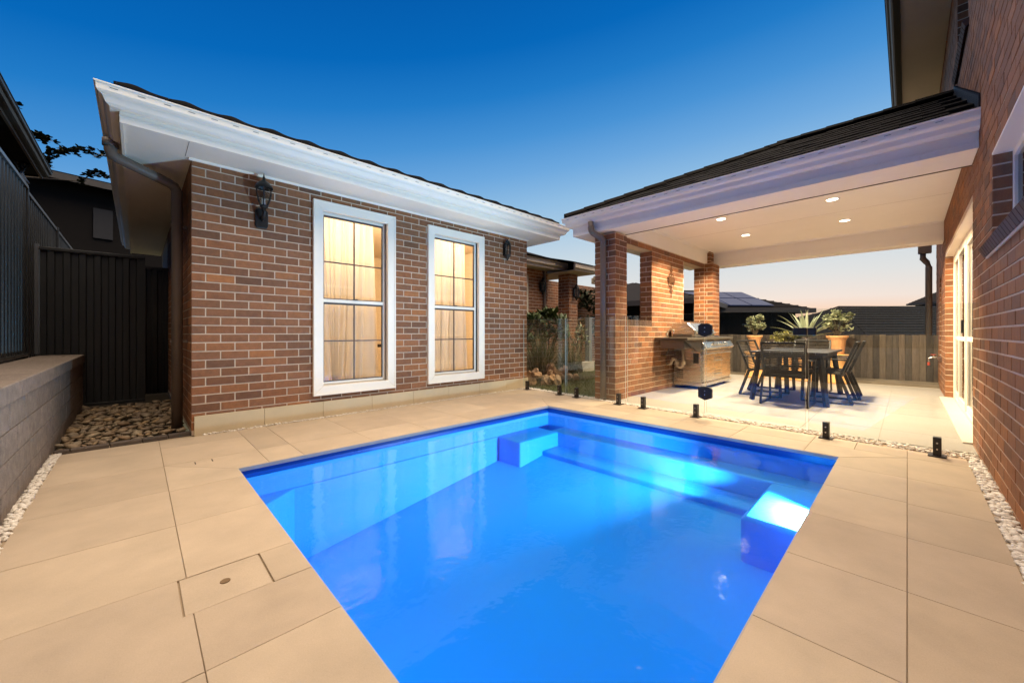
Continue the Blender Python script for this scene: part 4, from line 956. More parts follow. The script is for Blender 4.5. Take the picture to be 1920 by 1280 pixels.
# ================================================================== steel fences, gate and retaining wall on the left
def sheet_profile(L, pitch=.135, dep=.022):
    pts = []; u = 0
    while u < L - .001:
        for du, dv in ((0, 0), (.052, 0), (.064, dep), (.118, dep), (.130, 0)):
            if u + du <= L: pts.append((u + du, dv))
        u += pitch
    pts.append((L, 0)); return pts
def steel_sheet(name, parent, org, along, normal, L, z0, z1, m):
    pr = sheet_profile(L); vs = []; fs = []
    for z in (z0, z1):
        for u, v in pr: vs.append((org[0] + along[0] * u + normal[0] * v, org[1] + along[1] * u + normal[1] * v, z))
    n = len(pr)
    for i in range(n - 1): fs.append((i, i + 1, n + i + 1, n + i))
    return MB().add(vs, fs).build(name, m, parent)
tf = thing('steel_fence', 'tall dark steel sheet fence standing on the block retaining wall', 'fence', (-.90, 4, .74))
for a, b in ((-.5, 1.9), (1.95, 4.4), (4.45, 6.92)): steel_sheet('sheet', tf, (-.91, a), (0, 1), (1, 0), b - a, .76, 2.63, steel_dark)
for a, b in ((7.0, 9.3), (9.36, 11.6)): steel_sheet('sheet', tf, (-.93, a), (0, 1), (1, 0), b - a, .5, 2.61, steel_dark)
for y in (-.5, 1.93, 4.43, 6.96, 9.33, 11.6): MB().box(-.955, -.88, y - .03, y + .03, .5 if y > 6.9 else .742, 2.66).build('post', steel_dark, tf, .004)
rail_l = M('fence_rail_light', (.10, .11, .125), .35, .08, 5, spec=.5)
MB().box(-.95, -.875, -.5, 6.93, 2.625, 2.665).build('rail', rail_l, tf, .004); MB().box(-.96, -.895, 6.99, 11.6, 2.605, 2.645).build('rail', rail_l, tf, .004)
MB().box(-.95, -.875, -.5, 6.93, .742, .775).build('rail', steel_dark, tf, .004)
ag = thing('steel_fence', 'lower black steel sheet gate closing the alley behind the river stones', 'gate', (-.42, 7.6, 0))
steel_sheet('sheet', ag, (-.875, 7.615), (1, 0), (0, -1), .945, .06, 2.06, steel_dark)
MB().box(-.88, .085, 7.575, 7.64, 2.05, 2.09).build('rail', steel_dark, ag, .004); MB().box(-.5, .085, 7.575, 7.64, .03, .07).build('rail', steel_dark, ag, .004)
MB().box(.05, .085, 7.58, 7.635, .071, 2.049).build('post', steel_dark, ag); MB().box(-.925, -.881, 7.58, 7.635, .74, 2.12).build('post', rail_l, ag)
af = thing('steel_fence', 'black steel sheet panel set deeper in the alley beside the house wall', 'fence', (.2, 8.7, 0))
steel_sheet('sheet', af, (-.15, 8.7), (1, 0), (0, -1), .53, .0, 2.05, steel_dark)
MB().box(-.15, .38, 8.67, 8.73, 2.05, 2.09).build('rail', steel_dark, af)
alley = struct(MB().box(-.56, .37, 7.63, 12, -.2, -.03).build('alley_ground', soil))
rw = thing('retaining_wall', 'rough concrete block retaining wall with overhanging cap along the deck edge', 'wall', (-.6, 3.6, 0))
MB().box(-.88, -.518, -.5, 7.56, -.1, .615).build('wall_core', M('block_joint', (.11, .09, .08), .9, .2, 20), rw)
for r_ in range(4):
    z0 = -.02 + r_ * .1588; y = -.5 + (.2 if r_ % 2 else 0) - .2
    while y < 7.56:
        a, b = max(y, -.5), min(y + .395, 7.56)
        if b - a > .04:
            o = MB().box(-.56, -.508 + U(-.001, .002), a + .003, b - .003, z0 + .0025, z0 + .156).build('block', block_m, rw, .005)
        y += .4
y = -.5
while y < 7.5:
    MB().box(-.885, -.492, y + .002, min(y + .595, 7.56) - .002, .616, .722).build('cap', block_m, rw, .007); y += .6

# ================================================================== garden beyond the glass
def blade(mb, p, d, L, w, bend, n=5, fold=0):
    d = Vector(d).normalized(); side = d.cross(Vector((0, 0, 1)))
    if side.length < .05: side = Vector((1, 0, 0))
    side.normalize(); pts = []; q = Vector(p)
    for i in range(n + 1):
        tt = i / n; ww = w * (1 - tt ** 1.6) * (.7 + .6 * tt if tt < .5 else 1) ; pts.append((q.copy(), max(ww, .0006)))
        dd = (d + Vector((0, 0, -bend * tt * tt))).normalized(); q = q + dd * (L / n)
    vs = []; fs = []
    for q, ww in pts:
        vs += [q - side * ww / 2, q + Vector((0, 0, -fold * ww)), q + side * ww / 2] if fold else [q - side * ww / 2, q + side * ww / 2]
    k = 3 if fold else 2
    for i in range(n):
        for j in range(k - 1): fs.append((i * k + j, i * k + j + 1, (i + 1) * k + j + 1, (i + 1) * k + j))
    mb.add(vs, fs)
def leafy(mb, p, size, n=6, up=.3, round_=.45):
    for _ in range(n):
        a = U(0, 6.28); e = U(-.3, 1.0); d = Vector((math.cos(a) * math.cos(e), math.sin(a) * math.cos(e), math.sin(e) + up)).normalized()
        s = size * U(.7, 1.25); side = d.cross(Vector((U(-.3, .3), U(-.3, .3), 1))).normalized(); w = s * round_ * .5; nrm = d.cross(side)
        b = Vector(p); vs = [b, b + d * s * .35 + side * w, b + d * s * .75 + side * w * .8, b + d * s, b + d * s * .75 - side * w * .8, b + d * s * .35 - side * w, b + d * s * .5 - nrm * s * .06]
        mb.add(vs, [(0, 1, 6), (1, 2, 6), (2, 3, 6), (3, 4, 6), (4, 5, 6), (5, 0, 6)])
def grass_clump(x, y, h, n, label, spread=.9, seed=1):
    random.seed(seed); g = MB(); t_ = thing('grass_clump', label, 'grass plant', (x, y, -.03))
    for _ in range(n):
        a = U(0, 6.28); e = U(.55, 1.5); d = (math.cos(a) * math.cos(e) * spread, math.sin(a) * math.cos(e) * spread, math.sin(e))
        blade(g, (x + U(-.14, .14), y + U(-.14, .14), -.03), d, h * U(.6, 1.25), U(.010, .018), U(.5, 1.6), 6)
    g.build('blades', grass_m, t_)
    dry = MB()
    for _ in range(n // 9):
        a = U(0, 6.28); blade(dry, (x + U(-.1, .1), y + U(-.1, .1), 0), (math.cos(a) * .7, math.sin(a) * .7, 1), h * U(.9, 1.35), .009, U(.3, 1.0), 6)
    dry.build('dry_blades', M('dry_blade', (.30, .25, .15), .8, .2), t_)
grass_clump(6.25, 5.55, 1.05, 520, 'big arching ornamental grass clump beside the brick wing corner', seed=2)
grass_clump(7.1, 5.45, 1.0, 420, 'looser pale ornamental grass clump leaning towards the lawn', 1.15, seed=3)
def shrub(x, y, z0, r, hz, label, m, n, ls, seed, name='shrub', cat='shrub', stems=6):
    random.seed(seed); t_ = thing(name, label, cat, (x, y, z0)); lm = MB(); st = MB()
    tips = []
    for k in range(stems):
        a = U(0, 6.28); top = (x + r * .6 * math.cos(a), y + r * .6 * math.sin(a), z0 + hz * U(.7, .95))
        st.tube([(x + U(-.05, .05), y + U(-.05, .05), z0), (x + r * .25 * math.cos(a), y + r * .25 * math.sin(a), z0 + hz * .45), top], [.022, .016, .008], 6)
    for _ in range(n):
        a = U(0, 6.28); b = U(-.6, 1.57); rr = U(.35, 1) ** .6
        leafy(lm, (x + r * rr * math.cos(a) * math.cos(b), y + r * rr * math.sin(a) * math.cos(b), z0 + hz * .68 + hz * .34 * rr * math.sin(b)), ls, 5)
    lm.build('foliage', m, t_); st.build('stem', bark, t_)
shrub(7.35, 6.25, -.03, .62, 1.55, 'broad leafed green shrub rising above the ornamental grass', leaf_m, 110, .19, 5)
shrub(6.75, 6.35, -.03, .5, 1.42, 'pale leafed shrub half hidden behind the big grass clump', leaf_m, 80, .16, 6)
shrub(8.35, 6.0, -.03, .25, 1.2, 'thin upright shrub with sparse leaves before the far brick wall', jade_m, 40, .10, 8)
random.seed(11)
wb = thing('rock_edging', 'heap of orange sandstone rocks edging the garden bed at the wing corner', 'rocks', (5.9, 5.15, 0))
RKM = [pebble_mesh(80 + i, rock_m, 1, .8, .7, .30, False, 2) for i in range(8)]
for i in range(26):
    tt = i / 25; a = Vector((5.45, 5.0, 0)).lerp(Vector((6.6, 4.95, 0)), tt); s = U(.16, .28)
    o = bpy.data.objects.new('rock', random.choice(RKM)); COL.objects.link(o); o.parent = wb; o.matrix_parent_inverse = Matrix.Translation(-LOC[wb])
    o.location = (a.x + U(-.06, .06), a.y + U(-.12, .3), U(.02, .24)); o.scale = (s, s, s); o.rotation_euler = (U(0, 3), U(0, 3), U(0, 3))
MB().add([(5.2, 4.98, -.02), (8.5, 4.98, -.02), (8.5, 8, -.02), (5.2, 8, -.02), ], [(0, 1, 2, 3)]).build('garden_bed', soil)['kind'] = 'structure'
# far wing of the house: brick, stepped eaves, post
fwg = thing('brick_house', 'far brick entry wing with stepped beige eaves behind the garden shrubs', 'house', (8.5, 7.1, 0))
FYW = 7.10
fw_w = MB().box(6.9, 8.32, FYW + .004, FYW + .2, -.05, 2.75).build('wall', mortar, fwg)
fb = Bricks(); fb.face((7.0, FYW), 0, 1.32, 0, 2.74, .0, d=.02); fb.build(fw_w, 130)
fp = MB().box(8.60, 8.98, 6.55, 6.93, -.05, 2.66).build('pier', mortar, fwg)
fb = Bricks(); fb.face((8.596, 6.934), -90, .388, 0, 2.65, 0., d=.02); fb.face((8.5975, 6.546), 0, .385, 0, 2.65, 0., d=.02, uoff=.1); fb.build(fp, 90)
fw2 = MB().box(8.33, 12, 7.9, 8.1, -.05, 2.66).build('wall', mortar, fwg)
fb = Bricks(); fb.face((8.33, 7.896), 0, 3.6, 0, 2.65, 0., d=.02); fb.build(fw2, 120)
beige = M('beige_trim', (.55, .46, .36), .6, .06, 4)
fe = MB(); fe.box(6.4, 8.55, 6.62, 6.66, 2.72, 2.88); fe.box(6.4, 8.55, 6.55, 6.615, 2.80, 2.93); fe.box(8.545, 8.60, 6.62, 9, 2.72, 2.88)
fe.build('fascia', beige, fwg); MB().box(6.4, 8.54, 6.665, 7.11, 2.75, 2.765).build('soffit', M('soffit_warm', (.5, .43, .33), .7, .04), fwg)
fe = MB(); fe.box(8.25, 9.30, 6.10, 6.14, 2.66, 2.80); fe.box(8.2, 9.35, 6.04, 6.095, 2.72, 2.84); fe.box(9.26, 9.30, 6.145, 9, 2.66, 2.80); fe.box(9.301, 9.36, 6.04, 9, 2.72, 2.84)
fe.build('fascia', beige, fwg); MB().box(8.25, 9.255, 6.145, 7.9, 2.662, 2.675).build('soffit', beige, fwg)
fr_ = MB(); fr_.add([(6.2, 6.5, 2.92), (8.66, 6.5, 2.92), (7.6, 8.1, 3.52), (6.2, 8.1, 3.52)], [(0, 1, 2, 3)]); fr_.add([(8.66, 6.5, 2.92), (8.66, 9, 2.92), (7.6, 8.1, 3.52)], [(0, 1, 2)])
fr_.add([(8.0, 6.0, 2.85), (9.42, 6.0, 2.85), (8.7, 7.2, 3.15), (8.0, 7.2, 3.15)], [(0, 1, 2, 3)]); fr_.add([(9.42, 6.0, 2.85), (9.42, 9, 2.85), (8.7, 7.2, 3.15)], [(0, 1, 2)])
fr_.build('roof', roof_far, fwg)
x = 6.25
while x < 8.6:
    MB().box(x, x + .28, 6.47, 6.72, 2.925, 2.955).build('roof_tile', roof_m, fwg); x += .30
MB().tube([(8.13, FYW - .06, 2.72), (8.13, FYW - .06, 0)], .04, 10).build('downpipe', pipe_m, fwg)
wn = MB().box(7.28, 7.50, FYW - .03, FYW - .002, .9, 2.55).build('window', M('cream_frame', (.62, .55, .42), .5, .05), fwg)
MB().box(7.16, 7.28, FYW - .02, FYW - .002, .95, 2.5).build('pane', emit_mat('lit_window', (1, .72, .4), .55), wn)
fe = MB(); fe.box(9.6, 10.2, 6.4, 6.5, 2.45, 2.62); fe.box(9.55, 10.26, 6.33, 6.398, 2.54, 2.66); fe.build('porch_fascia', beige, fwg)
lc = dup(lb, (8.0, FYW - .02, 2.30), 0, 'black coach lantern on the far brick wing beside its downpipe'); lc.scale = (1.25, 1.25, 1.25)
ld_ = dup(lb, (8.80, 6.54, 2.15), 0, 'black coach lantern on the brick pier of the far wing'); ld_.scale = (1.25, 1.25, 1.25)
for o in (lc, ld_): o['group'] = 'wall lanterns'
bpost = thing('garden_post', 'slim grey post standing on a concrete block beyond the lawn', 'post', (9.2, 6.35, 0))
MB().box(9.12, 9.26, 6.25, 6.39, -.05, 1.45).build('post', M('grey_render', (.22, .22, .21), .8, .2, 20, .3), bpost)
MB().box(8.35, 9.0, 6.0, 6.3, -.05, .22).build('step_block', M('concrete_pale', (.42, .37, .30), .85, .15, 10, .2), bpost)

# ================================================================== timber fence, bed and planters behind the patio
FX = 10.9
tfn = thing('timber_fence', 'weathered grey timber paling fence behind the patio', 'fence', (FX, 1.5, 0))
random.seed(21)
y = -.62
while y < 6.2:
    w = U(.088, .102)
    MB().box(FX, FX + .016 + U(0, .006), y, y + w - .004, -.3 + U(0, .02), .965 + U(-.008, .008)).build('paling', wood_m, tfn, .002); y += w - .001
for z in (.12, .72): MB().box(FX + .03, FX + .07, -.62, 6.2, z, z + .08).build('rail', wood_m, tfn)
sl_ = thing('garden_sleeper', 'long flat timber sleeper edging the bed in front of the paling fence', 'sleeper', (10.5, 1, 0))
MB().box(10.46, 10.56, -.5, 3.2, -.05, .045).build('sleeper', sleeper_m, sl_, .006)
MB().box(10.72, 10.80, -.55, 1.2, -.03, .07).build('sleeper', sleeper_m, sl_, .006)
bedm = struct(MB().box(10.56, 11.6, -.6, 6, -.3, -.01).build('garden_bed', soil))
pts = [(U(10.58, 10.85), U(-.5, 3.0), U(-.005, .02), U(.04, .09)) for _ in range(170)]
scatter(bedm, pts, RM, river_m, 170, 'stone')
def jade_leafball(lm, c, r, n, ls):
    for _ in range(n):
        a = U(0, 6.28); b = U(-.5, 1.57); rr = U(.55, 1.0)
        leafy(lm, (c[0] + r * rr * math.cos(a) * math.cos(b), c[1] + r * rr * math.sin(a) * math.cos(b), c[2] + r * .95 * rr * math.sin(b)), ls, 4, round_=.75)
def fluted_pot(loc, label, z0, h, r):
    t_ = thing('potted_plant', label, 'potted plant', loc)
    MB().lathe([(0, 0), (r * .62, 0), (r * .66, h * .04), (r * .80, h * .72), (r * .92, h * .84), (r * 1.04, h * .90), (r * 1.08, h), (r * .98, h), (r * .92, h * .92), (0, h * .90)], (loc[0], loc[1], z0), 60, .022, 15).build('pot', terra, t_, smooth=True)
    return t_
def pedestal(x, y, h, label):
    t_ = thing('pedestal', label, 'pedestal', (x, y, 0), 'terracotta pedestals')
    MB().lathe([(0, 0), (.20, 0), (.205, .03), (.185, .05), (.13, h * .4), (.115, h * .55), (.14, h * .82), (.185, h - .05), (.20, h - .02), (.20, h), (0, h)], (x, y, 0), 28).build('stand', M('terracotta_pale', (.66, .36, .13), .75, .12, 8, .2, 70), t_, smooth=True)
BZ_ = .58
for (x, y, lab, dh) in ((10.05, 2.42, 'waisted terracotta pedestal under the tall jade plant beside the barbecue', .0), (10.1, 1.86, 'waisted terracotta pedestal under the low yellow jade bush', 0), (10.1, 1.49, 'waisted terracotta pedestal under the spiky agave', 0), (10.05, .98, 'waisted terracotta pedestal under the wide jade plant by the right chairs', 0)):
    pedestal(x, y, BZ_, lab)
random.seed(31)
p1_ = fluted_pot((10.05, 2.42, BZ_), 'upright jade plant in a fluted terracotta pot beside the barbecue', BZ_, .37, .146)
lm = MB(); st = MB()
for _ in range(22):
    a = U(0, 6.28); rr = U(0, .20); c_ = (10.05 + rr * math.cos(a), 2.42 + rr * math.sin(a), 1.05 + U(0, .27)); jade_leafball(lm, c_, .085, 15, .05)
    st.tube([(10.05, 2.42, .91), ((10.05 + c_[0]) / 2 + U(-.03, .03), (2.42 + c_[1]) / 2, (1.0 + c_[2]) / 2), c_], [.014, .011, .006], 6)
lm.build('foliage', jade_m, p1_); st.build('stem', bark, p1_)
p2_ = fluted_pot((10.05, .98, BZ_), 'wide jade plant in a fluted terracotta pot behind the right chairs', BZ_, .37, .165)
lm = MB(); st = MB()
for _ in range(20):
    a = U(0, 6.28); rr = U(0, .235); c_ = (10.05 + rr * math.cos(a), .98 + rr * math.sin(a), 1.06 + U(0, .30) * (1.15 - rr * 1.8)); jade_leafball(lm, c_, .088, 15, .055)
    st.tube([(10.05, .98, .91), ((10.05 + c_[0]) / 2 + U(-.03, .03), (.98 + c_[1]) / 2, (.98 + c_[2]) / 2), c_], [.014, .011, .006], 6)
lm.build('foliage', jade_m, p2_); st.build('stem', bark, p2_)
p3_ = thing('potted_plant', 'low yellow green jade bush in a shallow stone bowl behind the table', 'potted plant', (10.1, 1.86, BZ_))
MB().lathe([(0, 0), (.14, 0), (.24, .07), (.25, .09), (.23, .09), (0, .075)], (10.1, 1.86, BZ_), 28).build('pot', M('stone_bowl', (.45, .38, .27), .8, .1), p3_, smooth=True)
lm = MB(); st = MB()
for _ in range(26):
    a = U(0, 6.28); rr = U(0, .30); c_ = (10.1 + rr * math.cos(a) * .7, 1.86 + rr * math.sin(a), .80 + U(0, .17)); jade_leafball(lm, c_, .055, 13, .04)
    st.tube([(10.1 + U(-.05, .05), 1.86 + U(-.06, .06), .66), c_], [.011, .005], 5)
lm.build('foliage', jade_y, p3_); st.build('stem', bark, p3_)
p4_ = thing('potted_plant', 'spiky grey green agave in a dark round pot behind the table', 'potted plant', (10.1, 1.49, BZ_))
MB().lathe([(0, 0), (.13, 0), (.17, .15), (.175, .26), (.19, .28), (.19, .31), (.165, .31), (0, .29)], (10.1, 1.49, BZ_), 28).build('pot', pot_dark, p4_, smooth=True)
for i in range(26):
    a = i * 2.4; e = .15 + 1.25 * (i / 26.) ; g = MB()
    blade(g, (10.1, 1.49, .93), (math.cos(a) * math.cos(e), math.sin(a) * math.cos(e), math.sin(e)), U(.62, .80) * (1.0 if i < 20 else .72), .085, .55 if i < 18 else .15, 7, .35)
    g.build('leaf', agave_m, p4_)

# ================================================================== barbecue kitchen
bq = thing('barbecue', 'stainless steel barbecue kitchen with hood, sink shelf and drainage pipe against the brick wall', 'barbecue', (7.9, 2.78, 0))
BX0, BX1, BY0, BY1 = 7.13, 8.72, 2.52, 3.02
MB().box(BX0 + .03, BX1 - .03, BY0 + .03, BY1, .09, .80).build('carcass', steel, bq, .004)
MB().box(BX0 + .06, BX1 - .06, BY0 + .05, BY1 - .02, .05, .089).build('kick_board', steel_d, bq)
MB().box(BX0, BX1, BY0 - .005, BY1, .055, .115).build('base_skirt', steel, bq, .004)
for x in (BX0 + .12, BX1 - .12): MB().tube([(x, BY0 + .1, .0), (x, BY0 + .1, .055)], .025, 10).build('foot', black_m, bq)
def front(x0, x1, z0, z1, nm, hz=None, vertical=False):
    d = MB().box(x0, x1, BY0 - .004, BY0 + .0295, z0, z1).build(nm, steel, bq, .004)
    zz = hz or z1 - .05
    MB().tube([(x0 + .06, BY0 - .005, zz), (x0 + .06, BY0 - .035, zz), (x1 - .06, BY0 - .035, zz), (x1 - .06, BY0 - .005, zz)], .008, 8).build('handle', steel, d)
front(7.20, 7.73, .13, .68, 'door'); front(7.74, 8.12, .55, .68, 'drawer'); front(7.74, 8.12, .30, .54, 'drawer'); front(7.74, 8.12, .13, .29, 'drawer'); front(8.13, 8.66, .13, .68, 'door')
MB().prism([(BY0 - .015, .70), (BY0 + .05, .70), (BY0 + .05, .88), (BY0 + .025, .88), (BY0 - .06, .74)], BX0 + .02, BX1 - .02, 0).build('control_panel', steel, bq, .004)
for i in range(7):
    x = 7.62 + i * .105; kn = MB().tube([(x, BY0 - .022, .795), (x, BY0 - .062, .815)], .030, 14).build('knob', steel, bq, .003)
MB().box(6.40, BX1 + .03, BY0 - .03, BY1 + .02, .885, .925).build('counter', M('bench_top', (.10, .085, .07), .3, .12, 10, spec=.5), bq, .004)
MB().prism([(6.44, .884), (7.12, .884), (7.12, .66), (6.90, .70)], BY0 + .01, BY0 + .04, 1).build('sink_bracket', steel_d, bq)
MB().box(6.50, 6.92, BY0 + .06, BY1 - .03, .74, .884).build('sink_bowl', steel_d, bq, .01)
MB().box(BX0 + .005, BX0 + .0295, BY0 + .03, BY1, .12, .80).build('end_panel', steel, bq)
for z0 in (.18, .52):
    vt = MB()
    for k in range(5): vt.box(BX0 + .002, BX0 + .0045, BY1 - .17, BY1 - .05, z0 + k * .035, z0 + k * .035 + .018)
    vt.build('vent', black_m, bq)
MB().box(BX0 - .002, BX0 + .0045, BY0 + .06, BY0 + .15, .46, .64).build('hatch', black_m, bq)
hood = MB().prism([(BY0 + .06, .93), (BY1 - .01, .93), (BY1 - .01, 1.12), (BY1 - .06, 1.19), (BY0 + .20, 1.19), (BY0 + .06, 1.05)], 6.98, 7.95, 0).build('hood', steel, bq, .02)
MB().tube([(7.10, BY0 + .06, 1.0), (7.10, BY0 + .02, 1.0), (7.85, BY0 + .02, 1.0), (7.85, BY0 + .06, 1.0)], .012, 8).build('handle', steel, hood)
MB().box(6.968, 6.9785, BY0 + .12, BY1 - .05, .93, .985).build('side_vent', steel_d, hood)
MB().lathe([(0, 0), (.09, 0), (.10, .015), (.06, .03), (0, .035)], (8.48, BY0 + .25, .926), 18).build('side_burner', black_m, bq)
MB().tube([(6.70, BY1 - .07, .925), (6.70, BY1 - .07, 1.02), (6.70, BY1 - .10, 1.06), (6.70, BY1 - .17, 1.06), (6.70, BY1 - .19, 1.02)], .014, 10).build('tap', steel, bq, smooth=True)
MB().tube([(6.70, BY1 - .07, .96), (6.63, BY1 - .07, 1.0)], .01, 8).build('tap_lever', steel, bq)
MB().tube([(6.90, 2.76, .74), (6.90, 2.76, .46), (6.90, 2.78, .41), (6.90, 2.82, .40), (6.90, 2.86, .42), (6.90, 2.875, .48), (6.90, 2.89, .53), (6.90, 2.93, .535), (6.90, 2.96, .50), (6.90, 2.98, .45), (6.90, 3.06, .44)], .028, 12).build('drain_pipe', pvc, bq, smooth=True)
for p in ((6.90, 2.875, .47), (6.90, 2.93, .535), (6.90, 2.76, .48)): MB().tube([Vector(p) - Vector((0, 0, .022)), Vector(p) + Vector((0, 0, .022))], .037, 12).build('pipe_collar', pvc, bq)
MB().tube([(6.72, 3.05, .62), (6.72, 2.98, .62), (6.75, 2.96, .68), (6.82, 2.95, .78)], .010, 8).build('water_hose', steel_d, bq)
MB().tube([(6.66, 3.05, .60), (6.66, 2.97, .60), (6.66, 2.96, .57)], .016, 8).build('valve', M('brass', (.35, .22, .08), .35, .1, 8, metal=.9), bq)
# iron scroll ornament on the wall
orn = thing('wall_ornament', 'rusty iron scroll ornament hanging on the lit brick wall between the openings', 'ornament', (7.07, AW, 1.95))
om = MB(); OX, OY = 7.07, AW - .012
om.tube([(OX, OY, 1.66), (OX, OY, 2.26)], .007, 6)
for s_ in (-1, 1):
    for zc, rr, w in ((1.98, .09, 1), (1.90, .06, 1), (2.06, .05, 1), (1.78, .035, 1), (2.16, .03, 1)):
        om.tube([(OX + s_ * rr * (1 - math.cos(a)) * .85, OY, zc + rr * .75 * math.sin(a)) for a in [k * .45 for k in range(15)]], .006, 5)
for k in range(7): om.tube([(OX + (k - 3) * .03, OY - .006, 1.93 + .02 * (k % 2)), (OX + (k - 3) * .034, OY - .006, 2.02)], .012, 5)
om.build('scroll', rust, orn)

# ================================================================== dining table and chairs
tb = thing('dining_table', 'dark rectangular outdoor dining table with slanted legs under the patio ceiling', 'table', (7.4, 1.2, 0))
TX0, TX1, TY0, TY1 = 6.60, 8.30, .74, 1.66
y = TY0
for i in range(7):
    MB().box(TX0, TX1, y + .002, y + (TY1 - TY0) / 7 - .002, .705, .735).build('top_slat', tabletop_m, tb, .003); y += (TY1 - TY0) / 7
ap_ = MB(); ap_.box(TX0 + .08, TX1 - .08, TY0 + .06, TY0 + .09, .65, .7045); ap_.box(TX0 + .08, TX1 - .08, TY1 - .09, TY1 - .06, .65, .7045); ap_.box(TX0 + .08, TX0 + .11, TY0 + .0905, TY1 - .0905, .65, .7045); ap_.box(TX1 - .11, TX1 - .08, TY0 + .0905, TY1 - .0905, .65, .7045)
ap_.build('apron', chair_m, tb)
for sx, xa, xb in ((-1, TX0 + .14, TX0 + .06), (1, TX1 - .14, TX1 - .06)):
    for ya, yb in ((TY0 + .10, TY0 + .02), (TY1 - .10, TY1 - .02)): MB().bar((xa, ya, .70), (xb, yb, 0), .055, .055).build('leg', chair_m, tb, .006)
def chair(loc, rz, label):
    t_ = thing('dining_chair', label, 'chair', loc, 'woven chairs round the dining table', local=True); t_.rotation_euler = (0, 0, rz)
    # local: faces +x, back at -x
    for s_ in (-1, 1):
        y = s_ * .27
        part(MB().bar((.24, y, .62), (.26, y, .012), .024, .04), 'front_leg', chair_m, t_, .004)
        part(MB().bar((-.16, y, .42), (-.30, y, .012), .024, .04), 'rear_leg', chair_m, t_, .004)
        part(MB().bar((-.31, y, .012), (.275, y, .012), .024, .022), 'floor_runner', chair_m, t_, .004)
        part(MB().bar((-.24, y, .625), (.27, y, .632), .045, .02), 'armrest', chair_m, t_, .005)
        part(MB().bar((-.17, s_ * .25, .40), (-.34, s_ * .25, .86), .03, .03), 'back_post', chair_m, t_, .004)
    part(MB().bar((-.34, -.262, .865), (-.34, .262, .865), .03, .03), 'top_rail', chair_m, t_, .004)
    part(MB().bar((-.172, -.26, .40), (-.172, .26, .40), .03, .04), 'back_rail', chair_m, t_, .004)
    part(MB().bar((.24, -.26, .43), (.24, .26, .43), .03, .03), 'seat_rail', chair_m, t_, .004)
    wv = MB()
    for k in range(17):
        tt = (k + .6) / 18.; wv.tube([(-.172 - .168 * tt, -.25, .42 + .44 * tt), (-.172 - .168 * tt, .25, .42 + .44 * tt)], .0065, 6)
    part(wv, 'back_weave', rope_m, t_)
    sv = MB()
    for k in range(20): sv.box(-.16 + k * .0205, -.16 + k * .0205 + .014, -.255, .255, .41 + .001 * k, .424 + .001 * k)
    part(sv, 'seat_weave', rope_m, t_)
    return t_
ch = chair((6.66, 1.19, 0), 0, 'dark woven armchair at the pool end of the dining table')
for loc, rz, lab in (((8.34, 1.19, 0), R(180), 'dark woven armchair at the fence end of the dining table'),
                     ((7.36, 1.62, 0), R(-90), 'dark woven armchair on the barbecue side of the table, nearer the pool'),
                     ((7.98, 1.65, 0), R(-92), 'dark woven armchair on the barbecue side of the table, nearer the fence'),
                     ((7.34, .83, 0), R(90), 'dark woven armchair on the house side of the table, nearer the pool'),
                     ((7.96, .80, 0), R(92), 'dark woven armchair on the house side of the table, nearer the fence')):
    dup(ch, loc, rz, lab)

# ================================================================== neighbours, far roofs, trees, street lamp
def hip_house(name, label, c, L, Wd, rz, zw, zr, hipk=1.0, z0=-1.7, m=None, over=.5):
    t_ = thing(name, label, 'house', (c[0], c[1], z0)); rot = Matrix.Translation((c[0], c[1], 0)) @ Matrix.Rotation(rz, 4, 'Z')
    def put(mb, nm, mm): mb.v = [tuple(rot @ Vector(v)) for v in mb.v]; return mb.build(nm, mm, t_)
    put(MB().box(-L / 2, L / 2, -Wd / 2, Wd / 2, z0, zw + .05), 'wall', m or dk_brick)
    l, w = L / 2 + over, Wd / 2 + over; r = max(.01, L / 2 - Wd / 2 * hipk)
    rf_ = put(MB().add([(-l, -w, zw), (l, -w, zw), (l, w, zw), (-l, w, zw), (-r, 0, zr), (r, 0, zr)], [(0, 1, 5, 4), (1, 2, 5), (2, 3, 4, 5), (3, 0, 4), (0, 3, 2, 1)]), 'roof', roof_far)
    fa = MB()
    for a, b, q, e in ((-l, l, -w - .03, -w), (-l, l, w, w + .03)): fa.box(a, b, q, e, zw - .16, zw + .03)
    for a, b in ((-l - .03, -l), (l, l + .03)): fa.box(a, b, -w, w, zw - .16, zw + .03)
    put(fa, 'fascia', M('neighbour_fascia', (.05, .045, .042), .6, .1))
    # tile courses as raised strips on the two long slopes
    tc = MB(); nrow = 14
    for k in range(nrow):
        tt = k / nrow
        for s_ in (-1, 1):
            y0_, z_ = s_ * w * (1 - tt), zw + (zr - zw) * tt; xl = l + (r - l) * tt
            tc.box(-xl, xl, min(y0_, y0_ - s_ * .10), max(y0_, y0_ - s_ * .10), z_ + .0, z_ + .035)
    stuff(put(tc, 'tile_courses', roof_far))
    return t_, rot
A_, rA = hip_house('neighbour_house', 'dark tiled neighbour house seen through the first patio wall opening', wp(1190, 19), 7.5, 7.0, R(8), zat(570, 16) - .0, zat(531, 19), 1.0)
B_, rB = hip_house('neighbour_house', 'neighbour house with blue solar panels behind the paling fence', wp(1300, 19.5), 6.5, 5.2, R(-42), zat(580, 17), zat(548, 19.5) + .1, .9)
sp = MB()
for i in range(4):
    for j in range(2):
        sp.add([rB @ Vector((-1.9 + i * 1.02, -2.75 + j * 1.0, 0)) for _ in range(0)], [])
zwB, zrB = zat(580, 17), zat(548, 19.5) + .1
